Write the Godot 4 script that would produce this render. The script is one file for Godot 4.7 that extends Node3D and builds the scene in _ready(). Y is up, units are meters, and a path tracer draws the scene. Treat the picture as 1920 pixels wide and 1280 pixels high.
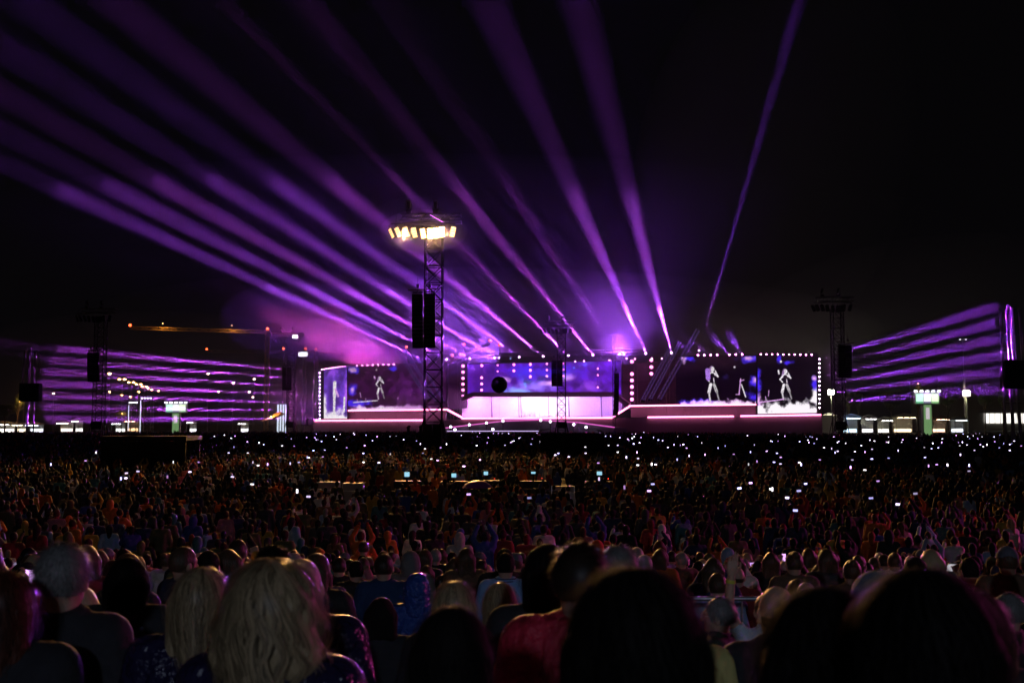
extends Node3D
# Night open-air concert seen from a slope behind the crowd. Units: metres, y up, the camera looks along -z.

const F := 2059.0           # focal length in pixels of the 1920 x 1280 photograph
const CAMH := 4.5           # the lens above the flat field
const SLOPE := 0.118        # the bank on which the nearest people stand
var pitch := atan(150.0 / F)
var rng := RandomNumberGenerator.new()
var taken := {}
var mats := {}
var noise_tex := {}

# ---------- layout ----------
func P(px: float, py: float, d: float) -> Vector3:
	var v := Vector3((px - 960.0) / F, (640.0 - py) / F, -1.0).rotated(Vector3.RIGHT, pitch)
	return Vector3(0, CAMH, 0) + v * (d / -v.z)

func ds(px: float) -> float:      # the front of the stage runs obliquely, its right end nearer
	return 334.0 / (1.0 + 0.499 * (px - 960.0) / F)

func S(px: float, py: float, off := 0.0) -> Vector3:
	return P(px, py, ds(px) + off)

func gy(z: float) -> float:       # ground height: a bank near the camera, then a flat field
	var d := -z
	var h := 2.75 - SLOPE * d
	if h < 0.25:
		return maxf(0.0, 0.25 * exp((h - 0.25) * 4.0) - 0.02)
	return minf(h, 3.2)

# ---------- nodes, names, labels ----------
func numbered(called: String) -> String:
	if not taken.has(called):
		taken[called] = 0
		return called
	taken[called] += 1
	return "%s_%03d" % [called, taken[called]]

func tag(o: Node3D, label: String, category: String, group := "") -> Node3D:
	o.set_meta("label", label)
	o.set_meta("category", category)
	if group != "":
		o.set_meta("group", group)
	return o

func thing(called: String, label: String, category: String, at := Vector3.ZERO, group := "") -> Node3D:
	var o := Node3D.new()
	o.name = numbered(called)
	add_child(o)
	o.position = at
	return tag(o, label, category, group)

func structure(o: Node3D) -> Node3D:
	o.set_meta("kind", "structure")
	return o

func part(called: String, mesh: Mesh, m: Material, parent: Node3D, at := Vector3.ZERO, turn := Vector3.ZERO) -> MeshInstance3D:
	var o := MeshInstance3D.new()
	o.name = called if parent != self else numbered(called)
	o.mesh = mesh
	o.material_override = m
	parent.add_child(o, true)
	o.position = at
	o.rotation = turn
	return o

const ORD := ["first", "second", "third", "fourth", "fifth", "sixth", "seventh", "eighth", "ninth", "tenth", "eleventh", "twelfth", "thirteenth", "fourteenth"]

# ---------- materials (colours are linear base colours) ----------
func mat(r: float, g: float, b: float, rough := 0.8, metal := 0.0) -> StandardMaterial3D:
	var key := "%f_%f_%f_%f_%f" % [r, g, b, rough, metal]
	if not mats.has(key):
		var m := StandardMaterial3D.new()
		m.albedo_color = Color(r, g, b).linear_to_srgb()
		m.roughness = rough
		m.metallic = metal
		mats[key] = m
	return mats[key]

func glow(r: float, g: float, b: float, e: float) -> StandardMaterial3D:
	var key := "e%f_%f_%f_%f" % [r, g, b, e]
	if not mats.has(key):
		var m := StandardMaterial3D.new()
		m.albedo_color = Color(0.02, 0.02, 0.02)
		m.emission_enabled = true
		m.emission = Color(r, g, b).linear_to_srgb()
		m.emission_energy_multiplier = e
		mats[key] = m
	return mats[key]

func noise(freq: float, seed_: int, size := 256) -> NoiseTexture2D:
	var key := "%f_%d" % [freq, seed_]
	if not noise_tex.has(key):
		var n := FastNoiseLite.new()
		n.seed = seed_
		n.frequency = freq
		n.fractal_octaves = 4
		var t := NoiseTexture2D.new()
		t.width = size
		t.height = size
		t.seamless = true
		t.noise = n
		noise_tex[key] = t
	return noise_tex[key]

func cloth(r: float, g: float, b: float, rough := 0.85, relief := 1.2, scale_ := 3.0) -> StandardMaterial3D:
	var key := "c%f_%f_%f_%f_%f" % [r, g, b, rough, relief]
	if not mats.has(key):
		var m := StandardMaterial3D.new()
		m.albedo_color = Color(r, g, b).linear_to_srgb()
		m.roughness = rough
		m.uv1_triplanar = true
		m.uv1_scale = Vector3(1, 1, 1) * scale_
		m.heightmap_enabled = true
		m.heightmap_texture = noise(0.012, 5)
		m.heightmap_scale = relief
		mats[key] = m
	return mats[key]

# ---------- mesh building ----------
class MB:
	var v := PackedVector3Array()
	var n := PackedVector3Array()
	var c := PackedColorArray()
	var u := PackedVector2Array()
	var i := PackedInt32Array()
	var col := Color.WHITE

	func add(p: Vector3, nn: Vector3, uv := Vector2.ZERO) -> int:
		v.append(p); n.append(nn); c.append(col); u.append(uv)
		return v.size() - 1

	func tri(a: int, b: int, d: int) -> void:
		if (v[b] - v[a]).cross(v[d] - v[a]).dot(n[a] + n[b] + n[d]) > 0.0:
			i.append(a); i.append(d); i.append(b)
		else:
			i.append(a); i.append(b); i.append(d)

	func quad(a: Vector3, b: Vector3, d: Vector3, e: Vector3, nn: Vector3) -> void:
		var k := add(a, nn, Vector2(0, 0))
		add(b, nn, Vector2(1, 0)); add(d, nn, Vector2(1, 1)); add(e, nn, Vector2(0, 1))
		tri(k, k + 1, k + 2); tri(k, k + 2, k + 3)

	func box(p: Vector3, size: Vector3, basis := Basis()) -> void:
		for ax in 3:
			for s in [-1.0, 1.0]:
				var d := Vector3.ZERO; d[ax] = s
				var e := Vector3.ZERO; e[(ax + 1) % 3] = 1.0
				var f := Vector3.ZERO; f[(ax + 2) % 3] = 1.0
				var h := size * 0.5
				quad(p + basis * ((d - e - f) * h), p + basis * ((d + e - f) * h), p + basis * ((d + e + f) * h), p + basis * ((d - e + f) * h), basis * d)

	func frame(a: Vector3, b: Vector3) -> Basis:
		var y := (b - a).normalized()
		var x := y.cross(Vector3.UP if absf(y.y) < 0.95 else Vector3.RIGHT).normalized()
		return Basis(x, y, x.cross(y))

	func bar(a: Vector3, b: Vector3, w: float, t := 0.0) -> void:   # a square bar from a to b
		box((a + b) * 0.5, Vector3(w, a.distance_to(b), t if t > 0.0 else w), frame(a, b))

	func tube(a: Vector3, b: Vector3, r0: float, r1: float, k := 8, caps := true) -> void:
		var f := frame(a, b)
		var first := v.size()
		for j in k + 1:
			var w := TAU * j / k
			var d := f.x * cos(w) + f.z * sin(w)
			add(a + d * r0, d, Vector2(float(j) / k, 0)); add(b + d * r1, d, Vector2(float(j) / k, 1))
		for j in k:
			var q := first + j * 2
			tri(q, q + 2, q + 3); tri(q, q + 3, q + 1)
		if caps:
			for e in 2:
				var mid := add(a if e == 0 else b, f.y * (-1.0 if e == 0 else 1.0))
				var st := v.size()
				for j in k + 1:
					var w := TAU * j / k
					add((a if e == 0 else b) + (f.x * cos(w) + f.z * sin(w)) * (r0 if e == 0 else r1), n[mid])
				for j in k:
					tri(mid, st + j, st + j + 1)

	func ball(p: Vector3, r: Vector3, k := 10, rings := 7) -> void:
		var first := v.size()
		for a in rings + 1:
			var t := PI * a / rings
			for b in k + 1:
				var w := TAU * b / k
				var d := Vector3(sin(t) * cos(w), cos(t), sin(t) * sin(w))
				add(p + d * r, (d / r).normalized(), Vector2(float(b) / k, float(a) / rings))
		for a in rings:
			for b in k:
				var q := first + a * (k + 1) + b
				if a > 0: tri(q, q + 1, q + k + 2)
				if a < rings - 1: tri(q, q + k + 2, q + k + 1)

	func slab(tl: Vector3, tr: Vector3, br: Vector3, bl: Vector3, thick: float) -> void:   # front towards +z
		var nn := (tr - tl).cross(tl - bl).normalized()
		if nn.z < 0.0: nn = -nn
		var b := -nn * thick
		quad(tl, tr, br, bl, nn); quad(tl + b, tr + b, br + b, bl + b, -nn)
		quad(tl, tr, tr + b, tl + b, Vector3.UP); quad(bl, br, br + b, bl + b, Vector3.DOWN)
		quad(tl, bl, bl + b, tl + b, (tl - tr).normalized()); quad(tr, br, br + b, tr + b, (tr - tl).normalized())

	func mesh(colored := false) -> ArrayMesh:
		var a := []
		a.resize(Mesh.ARRAY_MAX)
		a[Mesh.ARRAY_VERTEX] = v; a[Mesh.ARRAY_NORMAL] = n; a[Mesh.ARRAY_INDEX] = i
		a[Mesh.ARRAY_TEX_UV] = u
		if colored: a[Mesh.ARRAY_COLOR] = c
		var m := ArrayMesh.new()
		m.add_surface_from_arrays(Mesh.PRIMITIVE_TRIANGLES, a)
		return m

func box_mesh(size: Vector3) -> ArrayMesh:
	var b := MB.new()
	b.box(Vector3.ZERO, size)
	return b.mesh()

# ---------- smooth bodies: distances to tapered bones on a grid, meshed as surface nets ----------
class Field:
	var lo: Vector3
	var c: float
	var nx: int
	var ny: int
	var nz: int
	var d := PackedFloat32Array()

	func _init(a: Vector3, b: Vector3, cell: float) -> void:
		lo = a; c = cell
		nx = int((b.x - a.x) / cell) + 2; ny = int((b.y - a.y) / cell) + 2; nz = int((b.z - a.z) / cell) + 2
		d.resize(nx * ny * nz); d.fill(1.0)

	func span(a: Vector3, b: Vector3, m: float) -> PackedInt32Array:
		var p := (Vector3(minf(a.x, b.x), minf(a.y, b.y), minf(a.z, b.z)) - lo - Vector3.ONE * m) / c
		var q := (Vector3(maxf(a.x, b.x), maxf(a.y, b.y), maxf(a.z, b.z)) - lo + Vector3.ONE * m) / c
		return PackedInt32Array([maxi(0, int(p.x)), mini(nx - 1, int(q.x) + 1), maxi(0, int(p.y)), mini(ny - 1, int(q.y) + 1), maxi(0, int(p.z)), mini(nz - 1, int(q.z) + 1)])

	func bone(a: Vector3, b: Vector3, ra: float, rb: float, k := 0.03) -> void:
		var s := span(a, b, maxf(ra, rb) + k + 2.5 * c)
		var ab := b - a
		var l2 := maxf(ab.length_squared(), 1e-9)
		for z in range(s[4], s[5] + 1):
			for y in range(s[2], s[3] + 1):
				var row := (z * ny + y) * nx
				for x in range(s[0], s[1] + 1):
					var p := Vector3(lo.x + x * c - a.x, lo.y + y * c - a.y, lo.z + z * c - a.z)
					var t := clampf(p.dot(ab) / l2, 0.0, 1.0)
					var e := (p - ab * t).length() - ra - (rb - ra) * t
					var o := d[row + x]
					var h := maxf(k - absf(o - e), 0.0)
					d[row + x] = minf(o, e) - h * h / (4.0 * k)

	func ell(p0: Vector3, r: Vector3, k := 0.02, sub := false) -> void:
		var s := span(p0 - r, p0 + r, k + 2.5 * c)
		var m := minf(r.x, minf(r.y, r.z))
		for z in range(s[4], s[5] + 1):
			for y in range(s[2], s[3] + 1):
				var row := (z * ny + y) * nx
				for x in range(s[0], s[1] + 1):
					var p := Vector3((lo.x + x * c - p0.x) / r.x, (lo.y + y * c - p0.y) / r.y, (lo.z + z * c - p0.z) / r.z)
					var e := (p.length() - 1.0) * m
					var o := d[row + x]
					if sub:
						d[row + x] = maxf(o, -e)
					else:
						var h := maxf(k - absf(o - e), 0.0)
						d[row + x] = minf(o, e) - h * h / (4.0 * k)

	func cut(nn: Vector3, at: Vector3) -> void:      # keeps the side against nn
		for z in nz:
			for y in ny:
				var row := (z * ny + y) * nx
				for x in nx:
					if d[row + x] < 3.0 * c:
						d[row + x] = maxf(d[row + x], (Vector3(lo.x + x * c, lo.y + y * c, lo.z + z * c) - at).dot(nn))

	func into(b: MB) -> void:
		var id := PackedInt32Array()
		id.resize(nx * ny * nz); id.fill(-1)
		var far := 2.0 * c
		var sy := nx
		var sz := nx * ny
		for z in nz - 1:
			for y in ny - 1:
				for x in nx - 1:
					var q := z * sz + y * sy + x
					var d0 := d[q]
					if d0 > far or d0 < -far:
						continue
					var d1 := d[q + 1]; var d2 := d[q + sy]; var d3 := d[q + sy + 1]
					var d4 := d[q + sz]; var d5 := d[q + sz + 1]; var d6 := d[q + sz + sy]; var d7 := d[q + sz + sy + 1]
					var inside := int(d0 < 0.0) + int(d1 < 0.0) + int(d2 < 0.0) + int(d3 < 0.0) + int(d4 < 0.0) + int(d5 < 0.0) + int(d6 < 0.0) + int(d7 < 0.0)
					if inside == 0 or inside == 8:
						continue
					var sum := Vector3.ZERO
					var k := 0
					if (d0 < 0.0) != (d1 < 0.0): sum += Vector3(d0 / (d0 - d1), 0, 0); k += 1
					if (d2 < 0.0) != (d3 < 0.0): sum += Vector3(d2 / (d2 - d3), 1, 0); k += 1
					if (d4 < 0.0) != (d5 < 0.0): sum += Vector3(d4 / (d4 - d5), 0, 1); k += 1
					if (d6 < 0.0) != (d7 < 0.0): sum += Vector3(d6 / (d6 - d7), 1, 1); k += 1
					if (d0 < 0.0) != (d2 < 0.0): sum += Vector3(0, d0 / (d0 - d2), 0); k += 1
					if (d1 < 0.0) != (d3 < 0.0): sum += Vector3(1, d1 / (d1 - d3), 0); k += 1
					if (d4 < 0.0) != (d6 < 0.0): sum += Vector3(0, d4 / (d4 - d6), 1); k += 1
					if (d5 < 0.0) != (d7 < 0.0): sum += Vector3(1, d5 / (d5 - d7), 1); k += 1
					if (d0 < 0.0) != (d4 < 0.0): sum += Vector3(0, 0, d0 / (d0 - d4)); k += 1
					if (d1 < 0.0) != (d5 < 0.0): sum += Vector3(1, 0, d1 / (d1 - d5)); k += 1
					if (d2 < 0.0) != (d6 < 0.0): sum += Vector3(0, 1, d2 / (d2 - d6)); k += 1
					if (d3 < 0.0) != (d7 < 0.0): sum += Vector3(1, 1, d3 / (d3 - d7)); k += 1
					var g := Vector3(d1 + d3 + d5 + d7 - d0 - d2 - d4 - d6, d2 + d3 + d6 + d7 - d0 - d1 - d4 - d5, d4 + d5 + d6 + d7 - d0 - d1 - d2 - d3)
					id[q] = b.add(lo + (Vector3(x, y, z) + sum / k) * c, g.normalized())
		for z in range(1, nz - 1):
			for y in range(1, ny - 1):
				for x in range(1, nx - 1):
					var q := z * sz + y * sy + x
					var e := d[q]
					if e > far or e < -far:
						continue
					if (e < 0.0) != (d[q + 1] < 0.0):
						face(b, id[q], id[q - sy], id[q - sy - sz], id[q - sz])
					if (e < 0.0) != (d[q + sy] < 0.0):
						face(b, id[q], id[q - 1], id[q - 1 - sz], id[q - sz])
					if (e < 0.0) != (d[q + sz] < 0.0):
						face(b, id[q], id[q - 1], id[q - 1 - sy], id[q - sy])

	func face(b: MB, p: int, q: int, r: int, s: int) -> void:
		if p >= 0 and q >= 0 and r >= 0 and s >= 0:
			b.tri(p, q, r); b.tri(p, r, s)

# ---------- people: built 1.72 m tall, feet at the origin, facing -z (the stage) ----------
var cache := {}

func arms(pose: String) -> Array:     # [right elbow, right wrist, left elbow, left wrist]
	match pose:
		"film": return [Vector3(0.25, 1.25, -0.14), Vector3(0.10, 1.53, -0.33), Vector3(-0.25, 1.25, -0.14), Vector3(-0.10, 1.53, -0.33)]
		"high": return [Vector3(0.25, 1.58, -0.10), Vector3(0.12, 1.82, -0.20), Vector3(-0.25, 1.56, -0.10), Vector3(-0.12, 1.82, -0.20)]
		"raise": return [Vector3(0.24, 1.15, 0.03), Vector3(0.21, 0.93, -0.10), Vector3(-0.27, 1.60, -0.03), Vector3(-0.24, 1.86, -0.03)]
		"cup": return [Vector3(0.245, 1.15, 0.03), Vector3(0.21, 0.92, -0.08), Vector3(-0.25, 1.15, 0.0), Vector3(-0.17, 1.21, -0.24)]
		"fold": return [Vector3(0.25, 1.17, -0.02), Vector3(-0.02, 1.19, -0.19), Vector3(-0.25, 1.17, -0.02), Vector3(0.02, 1.15, -0.20)]
	return [Vector3(0.245, 1.15, 0.03), Vector3(0.22, 0.90, -0.07), Vector3(-0.245, 1.15, 0.03), Vector3(-0.22, 0.90, -0.07)]

func hand(b: MB, wrist: Vector3, elbow: Vector3, side: float, curl: float, straight := [0, 0, 0, 0]) -> void:
	var y := (wrist - elbow).normalized()
	var z := y.cross(Vector3(side, 0, 0)).normalized()
	if absf(y.x) > 0.8: z = Vector3(0, 0, -1)
	var x := z.cross(y).normalized()
	var chains := []
	for f in 4:
		var ox := (f - 1.5) * 0.0195
		var p := wrist + y * 0.088 + x * ox
		var ln: float = [0.068, 0.078, 0.072, 0.055][f]
		var c := 0.08 if straight[f] == 1 else curl
		var pts := [wrist + y * 0.02 + x * ox * 0.8, p]
		var dir := y
		for k in 3:
			dir = dir.rotated(x, -c * (0.8 if k == 0 else 1.1)).normalized()
			p = p + dir * ln * [0.45, 0.32, 0.25][k]
			pts.append(p)
		chains.append(pts)
	var t0 := wrist + y * 0.03 - x * 0.028
	var t1 := t0 + (y * 0.6 - x * 0.65 - z * 0.3).normalized() * 0.045
	var t2 := t1 + (y * 0.8 - x * 0.1 - z * (0.2 + curl * 0.4)).normalized() * 0.034
	chains.append([wrist + y * 0.012, t0, t1, t2])
	var a := wrist; var e := wrist
	for ch in chains:
		for p in ch:
			a = a.min(p); e = e.max(p)
	var fl := Field.new(a - Vector3.ONE * 0.035, e + Vector3.ONE * 0.035, 0.0062)
	fl.bone(wrist - y * 0.03, wrist + y * 0.03, 0.027, 0.027, 0.015)
	for ch in chains:
		for k in ch.size() - 1:
			var palm: bool = k == 0
			fl.bone(ch[k], ch[k + 1], 0.016 if palm else 0.0095 - 0.0006 * k, 0.013 if palm else 0.009 - 0.0006 * k, 0.012 if palm else 0.003)
	fl.into(b)

func limbs(fl: Field, pose: String, grow: float, what: String) -> void:
	var g := grow
	if what != "trousers":
		for s in [-1.0, 1.0]:
			fl.bone(Vector3(s * 0.07, 1.30, 0.005), Vector3(s * 0.062, 1.06, 0.0), 0.112 + g, 0.10 + g, 0.05)
			if what == "body" or what == "jacket":
				fl.bone(Vector3(s * 0.062, 1.06, 0.0), Vector3(s * 0.065, 0.93 if what == "body" else 0.88, 0.01), 0.10 + g, 0.112 + g, 0.05)
			fl.bone(Vector3(0, 1.44, 0.012), Vector3(s * 0.165, 1.405, 0.01), 0.05 + g * 0.7, 0.056 + g, 0.05)
		fl.bone(Vector3(0, 1.40, 0.02), Vector3(0, 1.50, 0.012), 0.062 + g * 0.6, 0.056 + g * 0.6, 0.03)
		var a := arms(pose)
		for s in 2:
			var sh := Vector3(0.172 if s == 0 else -0.172, 1.40, 0.01)
			fl.bone(sh, a[s * 2], 0.056 + g, 0.044 + g, 0.035)
			fl.bone(a[s * 2], a[s * 2 + 1], 0.044 + g, 0.030 + g * 1.1, 0.02)
	if what != "jacket":
		for s in [-1.0, 1.0]:
			fl.bone(Vector3(s * 0.075, 0.96, 0.0), Vector3(s * 0.09, 0.86, 0.005), 0.10 + g, 0.09 + g, 0.03)
			fl.bone(Vector3(s * 0.088, 0.90, 0.0), Vector3(s * 0.10, 0.50, -0.005), 0.085 + g, 0.058 + g, 0.03)
			fl.bone(Vector3(s * 0.10, 0.50, -0.005), Vector3(s * 0.105, 0.10, 0.02), 0.058 + g, 0.042 + g * 1.4, 0.02)
			if what == "body":
				fl.bone(Vector3(s * 0.105, 0.10, 0.02), Vector3(s * 0.115, 0.045, -0.15), 0.045, 0.035, 0.02)

func reach(pose: String) -> float:
	return 1.95 if pose in ["high", "raise"] else 1.62

func head_into(b: MB, cell: float) -> void:
	var fl := Field.new(Vector3(-0.12, 1.44, -0.15), Vector3(0.12, 1.745, 0.13), cell)
	fl.ell(Vector3(0, 1.615, 0.005), Vector3(0.077, 0.103, 0.097), 0.01)
	fl.ell(Vector3(0, 1.545, -0.03), Vector3(0.056, 0.058, 0.062), 0.03)
	fl.bone(Vector3(0, 1.44, 0.016), Vector3(0, 1.56, 0.012), 0.056, 0.054, 0.03)
	if cell < 0.012:
		for s in [-1.0, 1.0]:
			fl.ell(Vector3(s * 0.032, 1.612, -0.10), Vector3(0.017, 0.011, 0.013), 0.01, true)
			fl.ell(Vector3(s * 0.032, 1.611, -0.080), Vector3(0.012, 0.011, 0.012), 0.003)
			fl.bone(Vector3(s * 0.012, 1.632, -0.094), Vector3(s * 0.046, 1.630, -0.082), 0.006, 0.006, 0.012)
			fl.ell(Vector3(s * 0.08, 1.59, 0.008), Vector3(0.012, 0.032, 0.021), 0.008)
		fl.bone(Vector3(0, 1.612, -0.09), Vector3(0, 1.578, -0.112), 0.009, 0.014, 0.012)
		fl.bone(Vector3(-0.018, 1.545, -0.086), Vector3(0.018, 1.545, -0.086), 0.007, 0.007, 0.006)
		fl.ell(Vector3(0, 1.512, -0.076), Vector3(0.022, 0.018, 0.018), 0.02)
	fl.into(b)

func body(pose: String) -> ArrayMesh:
	var key := "body_" + pose
	if not cache.has(key):
		var b := MB.new()
		var fl := Field.new(Vector3(-0.36, -0.03, -0.42), Vector3(0.36, reach(pose), 0.17), 0.02)
		limbs(fl, pose, 0.0, "body")
		fl.into(b)
		head_into(b, 0.0085)
		var a := arms(pose)
		hand(b, a[1], a[0], 1.0, 0.75 if pose in ["film", "high"] else 0.35)
		hand(b, a[3], a[2], -1.0, 0.75 if pose in ["film", "high", "cup"] else 0.35, [1, 1, 0, 0] if pose == "raise" else [0, 0, 0, 0])
		cache[key] = b.mesh()
	return cache[key]

func jacket(pose: String, style: String) -> ArrayMesh:     # plain, hooded, rain, tee
	var key := "jacket_" + pose + style
	if not cache.has(key):
		var b := MB.new()
		var g := 0.022 if style == "plain" else (0.012 if style == "tee" else 0.034)
		var fl := Field.new(Vector3(-0.42, 0.60, -0.48), Vector3(0.42, reach(pose) + 0.06, 0.24), 0.018)
		limbs(fl, pose, g, "jacket")
		if style == "rain":
			for s in [-1.0, 1.0]:
				fl.bone(Vector3(s * 0.08, 1.0, 0.01), Vector3(s * 0.11, 0.70, 0.02), 0.13, 0.145, 0.06)
		if style != "tee":
			fl.bone(Vector3(-0.05, 1.485, 0.04), Vector3(0.05, 1.485, 0.04), 0.035, 0.035, 0.03)
			fl.bone(Vector3(-0.06, 1.48, 0.0), Vector3(0.06, 1.48, 0.0), 0.034, 0.034, 0.03)
		if style == "hooded":
			fl.ell(Vector3(0, 1.44, 0.10), Vector3(0.115, 0.075, 0.062), 0.05)
		fl.cut(Vector3(0, -1, 0.05), Vector3(0, 0.79 if style != "rain" else 0.64, 0))
		fl.cut(Vector3(0, 1, 0.25).normalized(), Vector3(0, 1.515 if pose != "high" and pose != "raise" else 9.0, 0))
		if style == "tee":
			fl.cut(Vector3(0, 1, 0.1), Vector3(0, 1.47, 0) if pose != "raise" else Vector3(0, 9, 0))
			var a := arms(pose)
			for s in 2:
				var sh := Vector3(0.172 if s == 0 else -0.172, 1.40, 0.01)
				var el: Vector3 = a[s * 2]
				var from := sh.lerp(el, 0.7)
				var q := (el - sh).normalized()
				for k in 5:
					fl.ell(from.lerp(el, 0.25 + 0.45 * k) + (a[s * 2 + 1] - el) * (0.28 * k), Vector3.ONE * 0.085, 0.01, true)
		fl.into(b)
		cache[key] = b.mesh()
	return cache[key]

func trousers() -> ArrayMesh:
	if not cache.has("trousers"):
		var b := MB.new()
		var fl := Field.new(Vector3(-0.26, 0.02, -0.2), Vector3(0.26, 1.12, 0.2), 0.022)
		limbs(fl, "down", 0.014, "trousers")
		fl.into(b)
		cache["trousers"] = b.mesh()
	return cache["trousers"]

func shoes() -> ArrayMesh:
	if not cache.has("shoes"):
		var b := MB.new()
		for s in [-1.0, 1.0]:
			var fl := Field.new(Vector3(s * 0.11 - 0.09, -0.03, -0.24), Vector3(s * 0.11 + 0.09, 0.17, 0.12), 0.014)
			fl.bone(Vector3(s * 0.105, 0.09, 0.025), Vector3(s * 0.105, 0.05, 0.03), 0.052, 0.054, 0.02)
			fl.bone(Vector3(s * 0.105, 0.05, 0.03), Vector3(s * 0.117, 0.045, -0.16), 0.052, 0.044, 0.02)
			fl.cut(Vector3(0, -1, 0), Vector3(0, 0.004, 0))
			fl.into(b)
		cache["shoes"] = b.mesh()
	return cache["shoes"]

# hair: a smooth cap, and over it single locks on the near heads
func hair_cap(style: String) -> ArrayMesh:
	var key := "cap_" + style
	if not cache.has(key):
		var b := MB.new()
		var fl := Field.new(Vector3(-0.17, 1.18, -0.16), Vector3(0.17, 1.76, 0.19), 0.011)
		fl.ell(Vector3(0, 1.62, 0.012), Vector3(0.087, 0.112, 0.107), 0.01)
		if style in ["long", "bob"]:
			var low := 1.41 if style == "long" else 1.50
			for s in [-1.0, 0.0, 1.0]:
				fl.bone(Vector3(s * 0.055, 1.60, 0.04), Vector3(s * 0.068, low, 0.06), 0.055, 0.04, 0.04)
		if style == "wavy":
			for s in [-1.0, -0.4, 0.4, 1.0]:
				fl.bone(Vector3(s * 0.06, 1.62, 0.035), Vector3(s * 0.095, 1.50, 0.05), 0.065, 0.055, 0.03)
				fl.bone(Vector3(s * 0.095, 1.50, 0.05), Vector3(s * 0.095, 1.47, 0.05), 0.055, 0.045, 0.03)
		if style == "knot":
			fl.ell(Vector3(0, 1.70, 0.085), Vector3(0.042, 0.04, 0.042), 0.015)
		fl.cut(Vector3(0, -0.42, -0.91).normalized(), Vector3(0, 1.615, -0.055))
		if style in ["short", "knot"]:
			fl.cut(Vector3(0, -1, 0.12).normalized(), Vector3(0, 1.545, 0))
			for s in [-1.0, 1.0]:
				fl.ell(Vector3(s * 0.09, 1.575, 0.0), Vector3(0.03, 0.045, 0.032), 0.01, true)
		fl.into(b)
		cache[key] = b.mesh()
	return cache[key]

func fringe() -> ArrayMesh:      # what is left round a bald crown
	if not cache.has("fringe"):
		var b := MB.new()
		var fl := Field.new(Vector3(-0.12, 1.48, -0.06), Vector3(0.12, 1.68, 0.14), 0.009)
		fl.ell(Vector3(0, 1.61, 0.008), Vector3(0.081, 0.10, 0.100), 0.01)
		fl.cut(Vector3(0, 1, 0), Vector3(0, 1.60, 0))
		fl.cut(Vector3(0, -1, 0.1), Vector3(0, 1.545, 0))
		fl.cut(Vector3(0, 0, -1), Vector3(0, 0, 0.02))
		fl.into(b)
		cache["fringe"] = b.mesh()
	return cache["fringe"]

func hood_mesh() -> ArrayMesh:
	if not cache.has("hood"):
		var b := MB.new()
		var fl := Field.new(Vector3(-0.18, 1.36, -0.17), Vector3(0.18, 1.80, 0.20), 0.013)
		fl.ell(Vector3(0, 1.62, 0.02), Vector3(0.108, 0.135, 0.125), 0.02)
		fl.bone(Vector3(0, 1.56, 0.03), Vector3(0, 1.44, 0.03), 0.10, 0.10, 0.05)
		fl.ell(Vector3(0, 1.58, -0.12), Vector3(0.075, 0.11, 0.10), 0.01, true)
		fl.cut(Vector3(0, -1, 0), Vector3(0, 1.40, 0))
		fl.into(b)
		cache["hood"] = b.mesh()
	return cache["hood"]

func hat_mesh() -> ArrayMesh:
	if not cache.has("hat"):
		var b := MB.new()
		var fl := Field.new(Vector3(-0.13, 1.58, -0.22), Vector3(0.13, 1.76, 0.15), 0.009)
		fl.ell(Vector3(0, 1.63, 0.008), Vector3(0.09, 0.105, 0.108), 0.01)
		fl.cut(Vector3(0, -1, 0.05), Vector3(0, 1.63, 0))
		fl.bone(Vector3(-0.03, 1.64, -0.08), Vector3(-0.03, 1.625, -0.155), 0.012, 0.010, 0.02)
		fl.bone(Vector3(0.03, 1.64, -0.08), Vector3(0.03, 1.625, -0.155), 0.012, 0.010, 0.02)
		fl.into(b)
		cache["hat"] = b.mesh()
	return cache["hat"]

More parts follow.
